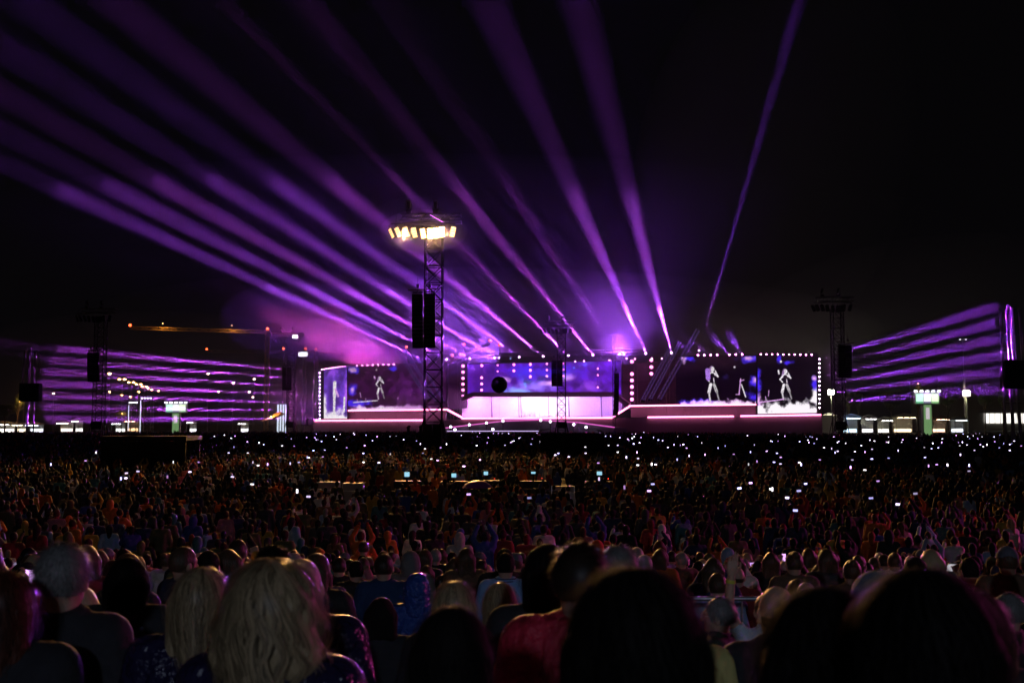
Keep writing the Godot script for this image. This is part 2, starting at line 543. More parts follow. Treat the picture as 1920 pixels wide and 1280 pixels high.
func locks(style: String, seed_: int) -> ArrayMesh:
	var key := "locks_%s_%d" % [style, seed_]
	if cache.has(key):
		return cache[key]
	var r := RandomNumberGenerator.new()
	r.seed = seed_
	var b := MB.new()
	var c := Vector3(0, 1.62, 0.012)
	var rad := Vector3(0.088, 0.113, 0.108)
	if style == "short":
		for k in 4200:
			var w := r.randf_range(-PI * 0.80, PI * 0.80)       # 0 is the back of the head
			var t := acos(1.0 - r.randf() * 1.35)
			var d := Vector3(sin(t) * sin(w), cos(t), sin(t) * cos(w))
			if d.y < -0.1 - 0.45 * maxf(0.0, d.z) or (d.z < -0.35 and d.y < 0.45): continue
			var p := c + d * rad
			var down := (Vector3.DOWN - d * Vector3.DOWN.dot(d) + Vector3(r.randf_range(-0.7, 0.7), 0, r.randf_range(-0.3, 0.7))).normalized()
			var tip := p + down * r.randf_range(0.02, 0.042) + d * r.randf_range(0.003, 0.019)
			var side := d.cross(down).normalized() * 0.0022
			b.col = Color.WHITE * r.randf_range(0.55, 1.25)
			var q := b.add(p - side - d * 0.004, d); b.add(p + side - d * 0.004, d); b.add(tip, (d + down * 0.3).normalized())
			b.tri(q, q + 1, q + 2)
	else:
		var count: int = {"long": 2400, "bob": 2000, "wavy": 3200}[style]
		for k in count:
			var w := r.randf_range(-PI * 0.72, PI * 0.72)
			var wave: float = 0.0 if style != "wavy" else r.randf_range(0.008, 0.022)
			var ph := r.randf() * TAU
			var fq := r.randf_range(34.0, 52.0)
			if style == "wavy":      # locks that wave together
				var lock := floorf(w * 6.5)
				ph = lock * 2.4 + r.randf_range(-0.35, 0.35)
				fq = 30.0 + fmod(absf(lock) * 7.3, 14.0)
				wave = 0.010 + 0.012 * fmod(absf(lock) * 0.37, 1.0)
			var low := 1.40 if style == "long" else (1.48 if style == "bob" else 1.46)
			low += r.randf_range(-0.05, 0.09) + 0.03 * absf(w) / PI
			var out := r.randf_range(-0.003, 0.013) + (r.randf_range(0.0, 0.035) if style == "wavy" else 0.0)
			var stray := r.randf() < 0.12
			if stray:
				out += r.randf_range(0.008, 0.03)
				wave = maxf(wave, r.randf_range(0.004, 0.012))
			var t0 := r.randf_range(0.02, 0.9)
			var wide := r.randf_range(0.0010, 0.0024) * (0.4 if stray else 1.0)
			b.col = Color.WHITE * pow(r.randf_range(0.35, 1.25), 1.4)
			var prev := -1
			var n1 := 6
			var n2 := 12 if style == "wavy" else 7
			var edge := Vector3.ZERO
			for j in n1 + n2 + 1:
				var p: Vector3
				var d: Vector3
				if j <= n1:
					var t := lerpf(t0, 1.62, float(j) / n1)
					d = Vector3(sin(t) * sin(w), cos(t), sin(t) * cos(w))
					p = c + d * (rad + Vector3.ONE * (out * float(j) / n1 + 0.002))
					edge = p
				else:
					var s := float(j - n1) / n2
					d = Vector3(sin(w), 0, cos(w))
					p = Vector3(edge.x, lerpf(edge.y, low, s), edge.z)
					p += d * (0.012 * sin(s * PI) - 0.03 * s * s * (1.0 if style != "wavy" else -0.4))
					if style == "long": p.x *= 1.0 - 0.12 * s
				var drop := maxf(0.0, 1.70 - p.y)
				p += Vector3(cos(w), 0, -sin(w)) * wave * sin(drop * fq + ph) + d * wave * cos(drop * fq * 0.9 + ph)
				var sd := Vector3(cos(w), 0, -sin(w)) * wide * (1.0 if j < n1 + n2 else 0.25)
				var q := b.add(p - sd, (d - sd * 40.0).normalized()); b.add(p + sd, (d + sd * 40.0).normalized())
				if prev >= 0:
					b.tri(prev, prev + 1, q + 1); b.tri(prev, q + 1, q)
				prev = q
	cache[key] = b.mesh(true)
	return cache[key]

func hair_mat(r: float, g: float, b: float, varied := false) -> StandardMaterial3D:
	var key := "h%f_%f_%f_%s" % [r, g, b, varied]
	if not mats.has(key):
		var m := StandardMaterial3D.new()
		m.albedo_color = Color(r, g, b).linear_to_srgb()
		m.roughness = 0.45 if r > 0.02 else 0.7
		m.metallic_specular = 0.4 if r > 0.02 else 0.2
		m.vertex_color_use_as_albedo = varied
		if not varied:
			m.uv1_triplanar = true
			m.uv1_scale = Vector3(9, 2, 9)
			m.heightmap_enabled = true
			m.heightmap_texture = noise(0.03, 8)
			m.heightmap_scale = 0.6
		mats[key] = m
	return mats[key]

const HAIR := {"black": [0.012, 0.010, 0.009], "dark brown": [0.030, 0.019, 0.012], "brown": [0.07, 0.042, 0.024], "blond": [0.42, 0.31, 0.17], "grey": [0.26, 0.25, 0.24], "auburn": [0.10, 0.028, 0.015]}
const SKIN := [[0.50, 0.31, 0.22], [0.42, 0.25, 0.17], [0.30, 0.17, 0.11]]

# d: pose, skin, hair (style), tone, near (single locks), jacket (style), stuff (material), legs (material)
func person(label: String, at: Vector3, turn: float, size: float, d: Dictionary, group := "") -> Node3D:
	var o := thing("person", label, "person", at, group)
	o.rotation.y = turn
	o.scale = Vector3.ONE * size
	var sk: Array = SKIN[d.get("skin", 0)]
	var pose: String = d.get("pose", "down")
	part("body", body(pose), mat(sk[0], sk[1], sk[2], 0.55), o)
	part("trousers", trousers(), d.get("legs", cloth(0.03, 0.035, 0.05)), o)
	part("shoes", shoes(), mat(0.02, 0.02, 0.02, 0.6), o)
	part(d.get("coat", "jacket"), jacket(pose, d.get("jacket", "plain")), d.stuff, o)
	var t: Array = HAIR[d.get("tone", "dark brown")]
	var style: String = d.get("hair", "short")
	if style == "bald":
		part("hair", fringe(), hair_mat(t[0], t[1], t[2]), o)
	elif style == "hood":
		part("hood", hood_mesh(), d.stuff, o)
	elif style == "cap":
		part("hair", hair_cap("short"), hair_mat(t[0], t[1], t[2]), o)
		part("cap", hat_mesh(), d.get("hat", cloth(0.12, 0.13, 0.16)), o)
	else:
		var h := part("hair", hair_cap(style), hair_mat(t[0], t[1], t[2]), o)
		if d.get("near", false):
			part("locks", locks("short" if style == "knot" else style, d.get("seed", 3)), hair_mat(t[0], t[1], t[2], true), h)
	return o

# one low figure of the far crowd, coloured per vertex: clothes white (tinted per copy), hair and skin their own
func far_figure(pose: String, hair: String, cell: float) -> ArrayMesh:
	var b := MB.new()
	var fl := Field.new(Vector3(-0.42, -0.06, -0.45), Vector3(0.42, reach(pose) + 0.08, 0.26), cell)
	limbs(fl, pose, 0.024, "body")
	fl.cut(Vector3(0, 1, 0.2).normalized(), Vector3(0, 1.5 if pose in ["down", "fold", "film"] else 9.0, 0))
	b.col = Color.WHITE
	fl.into(b)
	b.col = Color(0.55, 0.36, 0.27)
	head_into(b, 0.032)
	var a := arms(pose)
	for s in 2:
		b.ball(a[s * 2 + 1] + (a[s * 2 + 1] - a[s * 2]).normalized() * 0.06, Vector3(0.035, 0.06, 0.035), 6, 4)
	var g := Field.new(Vector3(-0.17, 1.25, -0.16), Vector3(0.17, 1.80, 0.19), 0.032)
	var tone: Array = [0.05, 0.035, 0.025]
	if hair == "hood":
		g.ell(Vector3(0, 1.62, 0.02), Vector3(0.11, 0.135, 0.12), 0.02)
		g.bone(Vector3(0, 1.56, 0.03), Vector3(0, 1.42, 0.03), 0.10, 0.10, 0.05)
		tone = [1.0, 1.0, 1.0]
	elif hair != "bald":
		g.ell(Vector3(0, 1.625, 0.014), Vector3(0.09, 0.112, 0.107), 0.01)
		if hair == "long" or hair == "fair":
			g.bone(Vector3(0, 1.6, 0.045), Vector3(0, 1.36, 0.07), 0.085, 0.06, 0.04)
		if hair == "fair": tone = [0.55, 0.42, 0.25]
		if hair == "brown": tone = [0.14, 0.08, 0.045]
	g.cut(Vector3(0, -0.42, -0.91).normalized(), Vector3(0, 1.615, -0.055))
	b.col = Color(tone[0], tone[1], tone[2])
	g.into(b)
	return b.mesh(true)

# ---------- stage lights ----------
func spot(at: Vector3, dir: Vector3, half: float, energy: float, col: Color, parent: Node3D, soft := 0.05) -> void:
	var l := SpotLight3D.new()
	l.name = "lamp"
	parent.add_child(l, true)
	l.look_at_from_position(at, at + dir, Vector3.UP if absf(dir.y) < 0.9 else Vector3.RIGHT)
	l.position = at - parent.position
	l.spot_angle = half
	l.spot_angle_attenuation = 1.0
	l.spot_range = 500.0
	l.light_energy = energy
	l.light_color = col.linear_to_srgb()
	l.light_size = soft
	l.shadow_enabled = true

func beam_light(label: String, group: String, at: Vector3, dir: Vector3, half: float, energy: float, col: Color, lens: Material, size := 1.0, soft := 0.05) -> Node3D:
	var o := thing("beam_light", label, "stage light", at, group)
	if not cache.has("bl_base"):
		var b := MB.new()
		b.box(Vector3(0, 0.62, 0), Vector3(0.46, 0.16, 0.46)); b.tube(Vector3(0, 0.68, 0), Vector3(0, 0.8, 0), 0.05, 0.05)
		cache["bl_base"] = b.mesh()
		b = MB.new()
		for s in [-1.0, 1.0]:
			b.bar(Vector3(s * 0.29, 0.0, 0), Vector3(s * 0.26, 0.56, 0), 0.06, 0.14)
		b.bar(Vector3(-0.29, 0.55, 0), Vector3(0.29, 0.55, 0), 0.06, 0.14)
		cache["bl_yoke"] = b.mesh()
		b = MB.new()
		b.tube(Vector3(0, 0, 0.55), Vector3(0, 0, 0.2), 0.17, 0.25, 12); b.tube(Vector3(0, 0, 0.22), Vector3(0, 0, 0.05), 0.25, 0.25, 12)
		cache["bl_head"] = b.mesh()
		b = MB.new()
		b.ball(Vector3.ZERO, Vector3(0.205, 0.205, 0.09), 8, 4)
		cache["bl_lens"] = b.mesh()
	var dark := mat(0.02, 0.02, 0.022, 0.5)
	part("base", cache.bl_base, dark, o)
	part("yoke", cache.bl_yoke, dark, o)
	var head := part("head", cache.bl_head, dark, o)
	head.look_at_from_position(at, at + dir, Vector3.UP)
	head.position = Vector3.ZERO
	var ln := part("lens", cache.bl_lens, lens, head)
	ln.scale = Vector3.ONE * minf(size, 1.0)
	o.scale = Vector3.ONE
	if energy > 0.0:
		spot(at, dir, half, energy, col, o, soft)
	return o

func away(vx: float, vy: float) -> Vector3:      # beams that run parallel in space meet in one point of the photograph
	return (Vector3(0, CAMH, 0) - P(vx, vy, 100.0)).normalized()

func haze(called: String, at: Vector3, size: Vector3, density: float, turn := Vector3.ZERO) -> void:
	var f := FogVolume.new()
	f.name = numbered(called)
	f.shape = RenderingServer.FOG_VOLUME_SHAPE_ELLIPSOID
	f.size = size
	var m := FogMaterial.new()
	m.density = density
	m.albedo = Color(0.95, 0.95, 0.95)
	f.material = m
	add_child(f)
	f.position = at
	f.rotation = turn
	f.set_meta("kind", "stuff")

# ---------- pictures on the video screens ----------
func on_screen(w: int, h: int, base: Color, clouds: Array, figures: Array, seed_: int) -> ImageTexture:
	# clouds: [u, v, radius u, radius v, colour, sharpness]; figures: [ax, ay, bx, by, radius (of the height), colour]
	var im := Image.create(w, h, false, Image.FORMAT_RGB8)
	var n := FastNoiseLite.new()
	n.seed = seed_
	n.frequency = 0.035
	n.fractal_octaves = 3
	var asp := float(w) / h
	for y in h:
		for x in w:
			var u := (x + 0.5) / w
			var v := (y + 0.5) / h
			var k := n.get_noise_2d(x, y)
			var c := base * (1.0 + 0.5 * k)
			for cl in clouds:
				var q := Vector2((u - cl[0]) / cl[2], (v - cl[1]) / cl[3]).length()
				var s := clampf((1.0 - q + k * 0.55) * cl[5], 0.0, 1.0)
				c = c.lerp(cl[4], s)
			for f in figures:
				var a := Vector2(f[0] * asp, f[1])
				var b := Vector2(f[2] * asp, f[3])
				var p := Vector2(u * asp, v)
				var t := clampf((p - a).dot(b - a) / maxf((b - a).length_squared(), 1e-6), 0.0, 1.0)
				var e := f[4] - (p - a - (b - a) * t).length() as float
				c = c.lerp((f[5] as Color) * (0.92 + 0.3 * n.get_noise_2d(x * 5.0, y * 5.0)), clampf(e * h * 0.6 + 0.5, 0.0, 1.0))
			im.set_pixel(x, y, Color(clampf(c.r, 0, 1), clampf(c.g, 0, 1), clampf(c.b, 0, 1)))
	return ImageTexture.create_from_image(im)

func dancer(cx: float, top: float, bottom: float, asp: float, col: Color, dark: Color, lean := 0.0) -> Array:
	var h := bottom - top
	var x := func(o: float) -> float: return cx + o * h / asp
	var y := func(o: float) -> float: return top + o * h
	return [
		[x.call(-0.02), y.call(0.07), x.call(-0.07), y.call(0.26), 0.062 * h, Color(0.62, 0.48, 0.70)],
		[x.call(0.01), y.call(0.085), x.call(0.015), y.call(0.12), 0.050 * h, col],
		[x.call(0.0), y.call(0.17), x.call(0.0), y.call(0.21), 0.035 * h, col],
		[x.call(-0.045), y.call(0.25), x.call(0.055), y.call(0.25), 0.052 * h, col],
		[x.call(0.0), y.call(0.29), x.call(0.02 + lean), y.call(0.40), 0.068 * h, dark],
		[x.call(0.02 + lean), y.call(0.40), x.call(0.0), y.call(0.50), 0.075 * h, dark],
		[x.call(0.04), y.call(0.36), x.call(0.055), y.call(0.47), 0.014 * h, col],
		[x.call(-0.08), y.call(0.25), x.call(-0.17), y.call(0.36), 0.026 * h, col], [x.call(-0.17), y.call(0.36), x.call(-0.09), y.call(0.45), 0.020 * h, col],
		[x.call(0.09), y.call(0.25), x.call(0.17), y.call(0.32), 0.026 * h, col], [x.call(0.17), y.call(0.32), x.call(0.09), y.call(0.15), 0.019 * h, col],
		[x.call(-0.045), y.call(0.54), x.call(-0.10), y.call(0.76), 0.046 * h, col], [x.call(-0.10), y.call(0.76), x.call(-0.06), y.call(1.0), 0.027 * h, col * 0.85],
		[x.call(0.05), y.call(0.54), x.call(0.13), y.call(0.74), 0.044 * h, col * 0.75], [x.call(0.13), y.call(0.74), x.call(0.20), y.call(0.98), 0.025 * h, col * 0.6],
	]

func video_screen(label: String, pts: Array, tex: Texture2D, energy: float) -> Node3D:
	# pts: top left, top right, bottom right, bottom left in space
	var o := thing("video_screen", label, "video screen", pts[3])
	var q := []
	for p in pts: q.append(p - o.position)
	var m := StandardMaterial3D.new()
	m.albedo_color = Color(0.02, 0.02, 0.02)
	m.roughness = 0.6
	m.emission_enabled = true
	m.emission = Color.BLACK
	m.emission_texture = tex
	m.emission_energy_multiplier = energy
	var b := MB.new()
	var nn: Vector3 = (q[1] - q[0]).cross(q[0] - q[3]).normalized()
	if nn.z < 0.0: nn = -nn
	b.quad(q[0] + nn * 0.15, q[1] + nn * 0.15, q[2] + nn * 0.15, q[3] + nn * 0.15, nn)
	part("display", b.mesh(), m, o)
	b = MB.new()
	b.slab(q[0], q[1], q[2], q[3], 0.8)
	part("cabinet_wall", b.mesh(), mat(0.015, 0.015, 0.017, 0.6), o)
	b = MB.new()
	for k in 4:
		b.bar(q[k] + nn * 0.02, q[(k + 1) % 4] + nn * 0.02, 0.35)
	part("frame", b.mesh(), mat(0.02, 0.02, 0.022, 0.5), o)
	return o

func led_strip(parent: Node3D, a: Vector3, b: Vector3, w: float, m: Material) -> void:
	var n := maxi(1, int(ceilf(a.distance_to(b) / 4.8)))
	for k in n:
		var s := MB.new()
		s.bar(a.lerp(b, float(k) / n) - parent.position, a.lerp(b, float(k + 1) / n) - parent.position, w)
		part("led_strip", s.mesh(), m, parent)

func build_stage() -> void:
	var black := mat(0.012, 0.012, 0.014, 0.7)
	var steel := mat(0.10, 0.10, 0.11, 0.45, 0.6)
	var skirt := cloth(0.20, 0.17, 0.20, 0.8, 1.0, 0.4)
	var pink := glow(1.0, 0.20, 0.45, 6.0)
	# deck, wings, opening
	var st := thing("concert_stage", "wide concert stage with pink light strips and a glowing white six-sided opening", "stage", S(1020, 806))
	st.position.y = 0.0
	var o := st.position
	var b := MB.new()
	b.slab(S(588, 789) - o, S(866, 787) - o, Vector3(S(866, 787).x, 0, S(866, 787).z) - o, Vector3(S(588, 789).x, 0, S(588, 789).z) - o, 22.0)
	part("wing_base", b.mesh(), skirt, st)
	b = MB.new()
	b.slab(S(1150, 784) - o, S(1542, 779) - o, Vector3(S(1542, 779).x, 0, S(1542, 779).z) - o, Vector3(S(1150, 784).x, 0, S(1150, 784).z) - o, 22.0)
	part("wing_base", b.mesh(), skirt, st)
	b = MB.new()
	b.slab(S(866, 786) - o, S(1150, 784.5) - o, Vector3(S(1150, 784).x, 0, S(1150, 784).z) - o, Vector3(S(866, 787).x, 0, S(866, 787).z) - o, 24.0)
	part("deck", b.mesh(), skirt, st)
	for k in 6:      # panels of the wing fronts
		var x0 := 653.0 + k * 30.5
		b = MB.new()
		b.slab(S(x0, 771.5, 2.0) - o, S(x0 + 30.2, 771.2, 2.0) - o, S(x0 + 30.2, 787, 2.0) - o, S(x0, 787.5, 2.0) - o, 0.3)
		part("front_panel", b.mesh(), skirt, st)
	for k in 7:
		var x0 := 1183.0 + k * 33.5
		b = MB.new()
		b.slab(S(x0, 763.0 - k * 0.4, 2.0) - o, S(x0 + 33.2, 762.6 - k * 0.4, 2.0) - o, S(x0 + 33.2, 782.0, 2.0) - o, S(x0, 782.4, 2.0) - o, 0.3)
		part("front_panel", b.mesh(), skirt, st)
	# six-sided opening: a white lit back wall inside a frame
	var hexa := [[866, 748], [887, 739.5], [1150, 739], [1180, 760], [1150, 783], [866, 784]]
	b = MB.new()
	var mid := b.add(S(1020, 762, 14.0) - o, Vector3.BACK)
	for k in 7:
		var h: Array = hexa[k % 6]
		b.add(S(h[0], h[1], 14.0) - o, Vector3.BACK)
	for k in 6: b.tri(mid, mid + 1 + k, mid + 2 + k)
	part("back_wall", b.mesh(), cloth(0.62, 0.55, 0.62, 0.8, 1.5, 0.4), st)
	b = MB.new()
	b.quad(S(876, 739.5, 0.6) - o, S(1160, 739, 0.6) - o, S(1160, 739, 14.5) - o, S(876, 739.5, 14.5) - o, Vector3.DOWN)
	part("recess_ceiling", b.mesh(), cloth(0.5, 0.45, 0.5, 0.8, 1.5, 0.4), st)
	for k in 7:      # lamp bars under the recess ceiling light the back wall
		var p := S(888.0 + 43.0 * k, 742.5, 8.0)
		var tint: Array = [[1.0, 0.55, 1.0], [0.85, 0.50, 1.0], [0.9, 0.75, 1.0], [1.0, 0.85, 1.0], [0.95, 0.8, 1.0], [0.8, 0.6, 1.0], [0.75, 0.5, 1.0]][k]
		var bar := part("lamp_bar", box_mesh(Vector3(2.4, 0.3, 0.3)), glow(tint[0], tint[1], tint[2], 3.0), st, p - o, Vector3(0, 0.462, 0))
		var al := AreaLight3D.new()
		al.name = "lamp"
		bar.add_child(al)
		al.area_size = Vector2(2.4, 0.4)
		al.light_energy = RECESS * [1.3, 0.8, 1.0, 1.4, 1.2, 0.8, 0.7][k]
		al.light_color = Color(tint[0], tint[1], tint[2])
		al.shadow_enabled = true
		al.position = Vector3(0, -0.25, -0.25)
		al.rotation.x = -0.75
	for k in 3:
		b = MB.new()
		b.bar(S(hexa[k][0], hexa[k][1]) - o, S(hexa[k + 1][0], hexa[k + 1][1]) - o, 1.0, 1.4)
		part("frame_beam", b.mesh(), mat(0.30, 0.22, 0.30, 0.6), st)
	for x in [921.0, 972.0, 976.0, 1028.0, 1066.0, 1127.0]:
		b = MB.new()
		b.bar(S(x, 740, 6) - o, S(x + 1.5, 784, 6) - o, 0.35)
		part("roof_post", b.mesh(), steel, st)
	# pink strips
	led_strip(st, S(590, 788.3, -0.4), S(797, 787.6, -0.4), 0.55, pink)
	led_strip(st, S(653, 769.6, -0.3), S(838, 767.6, -0.3), 0.50, pink)
	led_strip(st, S(838, 767.6, -0.3), S(866, 782.5, -0.3), 0.50, pink)
	led_strip(st, S(866, 784.4, -0.4), S(1148, 783.0, -0.4), 0.42, pink)
	led_strip(st, S(1148, 782.5, -0.3), S(1181, 761.3, -0.3), 0.42, pink)
	led_strip(st, S(1181, 760.8, -0.3), S(1418, 758.2, -0.3), 0.42, pink)
	led_strip(st, S(1215, 782.0, -0.4), S(1376, 780.2, -0.4), 0.40, pink)
	led_strip(st, S(1389, 779.8, -0.4), S(1540, 777.4, -0.4), 0.40, pink)
	# roof trusses with their masts
	for row in [[790.0, 672.0, 1265.0, 657.0, -1.0], [860.0, 668.0, 1250.0, 664.0, 9.0]]:
		var a := S(row[0], row[1], row[4])
		var e := S(row[2], row[3], row[4])
		var n := 24
		for k in n:
			b = MB.new()
			var p := a.lerp(e, float(k) / n) - o
			var q := a.lerp(e, float(k + 1) / n) - o
			for c in [Vector3(0, 0, 0), Vector3(0, 0.9, 0), Vector3(0, 0, -0.9), Vector3(0, 0.9, -0.9)]:
				b.bar(p + c, q + c, 0.09)
			b.bar(p, q + Vector3(0, 0.9, 0), 0.06); b.bar(p + Vector3(0, 0.9, -0.9), q + Vector3(0, 0, -0.9), 0.06)
			b.bar(p, p + Vector3(0, 0.9, 0), 0.06); b.bar(p + Vector3(0, 0, -0.9), p + Vector3(0, 0.9, -0.9), 0.06)
			part("truss_section", b.mesh(), steel, st)
	for x in [861.0, 1192.0, 800.0, 1252.0]:
		var p := S(x, 668, 4.0)
		var n := 12
		for k in n:
			b = MB.new()
			var y0 := p.y * k / n
			var y1 := p.y * (k + 1) / n
			for c in [Vector3(0.5, 0, 0.5), Vector3(-0.5, 0, 0.5), Vector3(0.5, 0, -0.5), Vector3(-0.5, 0, -0.5)]:
				b.bar(Vector3(p.x, y0, p.z) - o + c, Vector3(p.x, y1, p.z) - o + c, 0.10)
			b.bar(Vector3(p.x - 0.5, y0, p.z + 0.5) - o, Vector3(p.x + 0.5, y1, p.z + 0.5) - o, 0.06)
			b.bar(Vector3(p.x - 0.5, y0, p.z - 0.5) - o, Vector3(p.x - 0.5, y1, p.z + 0.5) - o, 0.06)
			part("mast_section", b.mesh(), steel, st)
	# screens
	var white := Color(1, 0.97, 1)
	var pale := Color(0.95, 0.70, 1.0)
	var blue := Color(0.28, 0.16, 0.95)
	var t := on_screen(240, 110, Color(0.20, 0.05, 0.22), [
		[0.06, 0.12, 0.10, 0.14, blue, 1.6], [0.05, 0.12, 0.05, 0.09, pale, 1.6], [0.05, 0.55, 0.06, 0.14, blue, 1.6], [0.05, 0.55, 0.03, 0.08, pale, 1.2],
		[0.10, 0.86, 0.22, 0.10, blue, 1.8], [0.30, 1.02, 0.55, 0.13, pale, 2.4], [0.60, 1.0, 0.20, 0.14, pale, 2.0], [0.30, 1.06, 0.50, 0.14, white, 2.0], [0.47, 0.10, 0.05, 0.08, blue, 1.8], [0.62, 0.6, 0.2, 0.5, Color(0.38, 0.12, 0.48), 0.7]],
		dancer(0.335, 0.26, 0.76, 2.18, white, Color(0.12, 0.03, 0.12)) + [[0.06, 0.83, 0.31, 0.795, 0.012, white], [0.28, 0.28, 0.285, 0.31, 0.02, pale], [0.30, 0.12, 0.30, 0.12, 0.02, white], [0.10, 0.76, 0.105, 0.82, 0.008, pale], [0.13, 0.62, 0.14, 0.72, 0.008, pale], [0.19, 0.75, 0.19, 0.78, 0.008, pale], [0.52, 0.74, 0.52, 0.77, 0.008, pale]], 21)
	video_screen("big dark magenta video screen with a white dancer, behind the floodlit lattice tower", [S(652, 684), S(838, 681), S(838, 767), S(652, 769)], t, 1.0)
	t = on_screen(64, 128, Color(0.40, 0.22, 0.72), [[0.35, 0.10, 0.25, 0.10, Color(0.62, 0.32, 0.95), 1.5], [0.5, 1.03, 1.2, 0.22, white, 2.2], [0.02, 0.80, 0.12, 0.35, white, 1.6], [0.98, 0.55, 0.10, 0.3, Color(0.75, 0.4, 1.0), 1.5], [0.3, 0.5, 0.14, 0.4, Color(0.20, 0.10, 0.42), 0.8]],
		[[0.47, 0.30, 0.46, 0.55, 0.035, white], [0.46, 0.5, 0.44, 0.9, 0.025, white], [0.50, 0.42, 0.62, 0.56, 0.018, pale], [0.88, 0.6, 0.86, 0.85, 0.02, white]], 31)
	video_screen("narrow violet video screen with a white foot at the far left end of the stage", [S(607, 690), S(651.5, 683.5), S(651.5, 785.5), S(607, 785.8)], t, 1.15)
	t = on_screen(240, 140, Color(0.035, 0.012, 0.05), [
		[0.16, 0.03, 0.10, 0.10, blue, 1.8], [0.10, 0.05, 0.05, 0.12, pale, 1.2], [0.92, 0.06, 0.16, 0.11, blue, 1.6], [0.90, 0.05, 0.08, 0.06, pale, 1.4], [0.99, 0.55, 0.08, 0.20, blue, 1.6], [1.0, 0.5, 0.05, 0.10, pale, 1.2], [0.97, 0.85, 0.12, 0.12, blue, 1.6],
		[0.30, 0.97, 0.36, 0.10, blue, 2.2], [0.60, 1.03, 0.55, 0.14, pale, 2.8], [0.30, 0.99, 0.28, 0.09, pale, 2.2], [0.60, 1.05, 0.55, 0.13, white, 2.2], [0.62, 0.45, 0.06, 0.08, Color(0.14, 0.08, 0.30), 0.9]],
		dancer(0.46, 0.20, 0.92, 1.72, white, Color(0.08, 0.03, 0.10), 0.03) + [[0.40, 0.30, 0.41, 0.46, 0.05, Color(0.72, 0.5, 0.95)], [0.765, 0.05, 0.765, 0.05, 0.0, white], [0.735, 0.235, 0.735, 0.235, 0.022, white], [0.81, 0.48, 0.79, 0.80, 0.012, pale], [0.82, 0.60, 0.87, 0.85, 0.014, white], [0.80, 0.53, 0.85, 0.50, 0.010, pale], [0.75, 0.80, 0.80, 0.80, 0.008, pale]]
		, 41)
	video_screen("big black video screen with the largest white dancer, right of the stage opening", [S(1268, 668.5), S(1419, 666), S(1419, 757.5), S(1268, 759.5)], t, 1.0)
	t = on_screen(170, 170, Color(0.03, 0.01, 0.05), [
		[0.02, 0.92, 0.10, 0.35, pale, 1.5], [0.5, 1.0, 1.0, 0.24, white, 2.2], [0.97, 0.72, 0.10, 0.22, white, 1.8], [0.95, 0.50, 0.08, 0.13, blue, 1.6], [0.95, 0.42, 0.05, 0.06, pale, 1.2], [0.36, 0.08, 0.06, 0.09, blue, 1.7], [0.53, 0.14, 0.09, 0.06, blue, 1.7], [0.02, 0.45, 0.07, 0.25, blue, 1.4]],
		dancer(0.475, 0.24, 0.76, 1.0, white, Color(0.10, 0.05, 0.12)) + [[0.36, 0.28, 0.37, 0.33, 0.014, white], [0.40, 0.12, 0.40, 0.13, 0.018, white], [0.20, 0.60, 0.19, 0.70, 0.006, pale], [0.14, 0.70, 0.15, 0.76, 0.006, pale], [0.03, 0.80, 0.45, 0.755, 0.01, pale]], 51)
	video_screen("black video screen with a white foot at the right end of the stage", [S(1420.5, 664.5), S(1533, 663), S(1533, 775), S(1420.5, 777)], t, 1.15)
	t = on_screen(280, 66, Color(0.30, 0.08, 0.62), [
		[0.10, 0.4, 0.12, 0.5, Color(0.25, 0.04, 0.42), 0.8], [0.25, 0.5, 0.06, 0.12, pale, 1.3], [0.40, 0.3, 0.14, 0.30, blue, 1.2], [0.45, 0.75, 0.20, 0.25, Color(0.60, 0.45, 1.0), 1.3], [0.33, 0.90, 0.15, 0.18, Color(0.55, 0.65, 1.0), 1.4], [0.57, 0.62, 0.10, 0.12, pale, 1.2], [0.66, 0.45, 0.07, 0.16, pale, 1.2], [0.60, 0.30, 0.2, 0.25, blue, 0.9], [0.80, 0.75, 0.12, 0.2, Color(0.55, 0.25, 0.85), 1.0]], [], 61)
	video_screen("violet video wall with blue and pink clouds above the stage opening", [S(876, 682, 20), S(1166, 676, 20), S(1166, 741, 20), S(876, 744, 20)], t, 1.6)
	# dark drapes either side of the cloud wall
	for d in [[838.0, 876.0], [1166.0, 1268.0]]:
		b = MB.new()
		b.slab(S(d[0], 684, 12) - o, S(d[1], 674, 12) - o, S(d[1], 765, 12) - o, S(d[0], 768, 12) - o, 0.4)
		part("drape", b.mesh(), cloth(0.06, 0.04, 0.07, 0.9, 2.0, 0.3), st)
	# hanging strings of round pink lamps
	var bulb := MB.new()
	bulb.ball(Vector3.ZERO, Vector3.ONE * 0.5, 8, 5)
	var bm := bulb.mesh()
	var hot := glow(1.0, 0.20, 0.62, 5.0)
	var strings := [
		[868, [686, 697.5, 709, 720, 731, 743], 0.95], [903, [685, 708, 719.5, 731, 742.5], 0.85], [933, [684.5, 696], 0.5], [963.5, [683.5, 695], 0.8], [994.5, [683, 694, 706], 0.85], [1025.5, [682, 693.5, 705], 0.6],
		[1056.5, [681.5, 693, 704.5], 0.5], [1121, [691, 703, 726], 0.5], [1185, [677.5, 701, 713, 725, 737, 748.5], 1.05], [1221.5, [675, 688, 700.5], 1.0]]
	for k in strings.size():
		var s: Array = strings[k]
		var at := S(s[0], s[1][0], 3.0)
		var lab: String = "string of %d round pink lamps hanging over the stage, %s from the left" % [s[1].size(), ORD[k]]
		var ls := thing("lamp_string", lab, "lamp string", at, "strings of pink lamps over the stage")
		b = MB.new()
		b.bar(S(s[0], 669, 3.0) - at, S(s[0], s[1][-1], 3.0) - at, 0.05)
		part("cable", b.mesh(), black, ls)
		for y in s[1]:
			var l := part("lamp", bm, hot, ls, S(s[0], y, 3.0) - at)
			l.scale = Vector3.ONE * s[2]
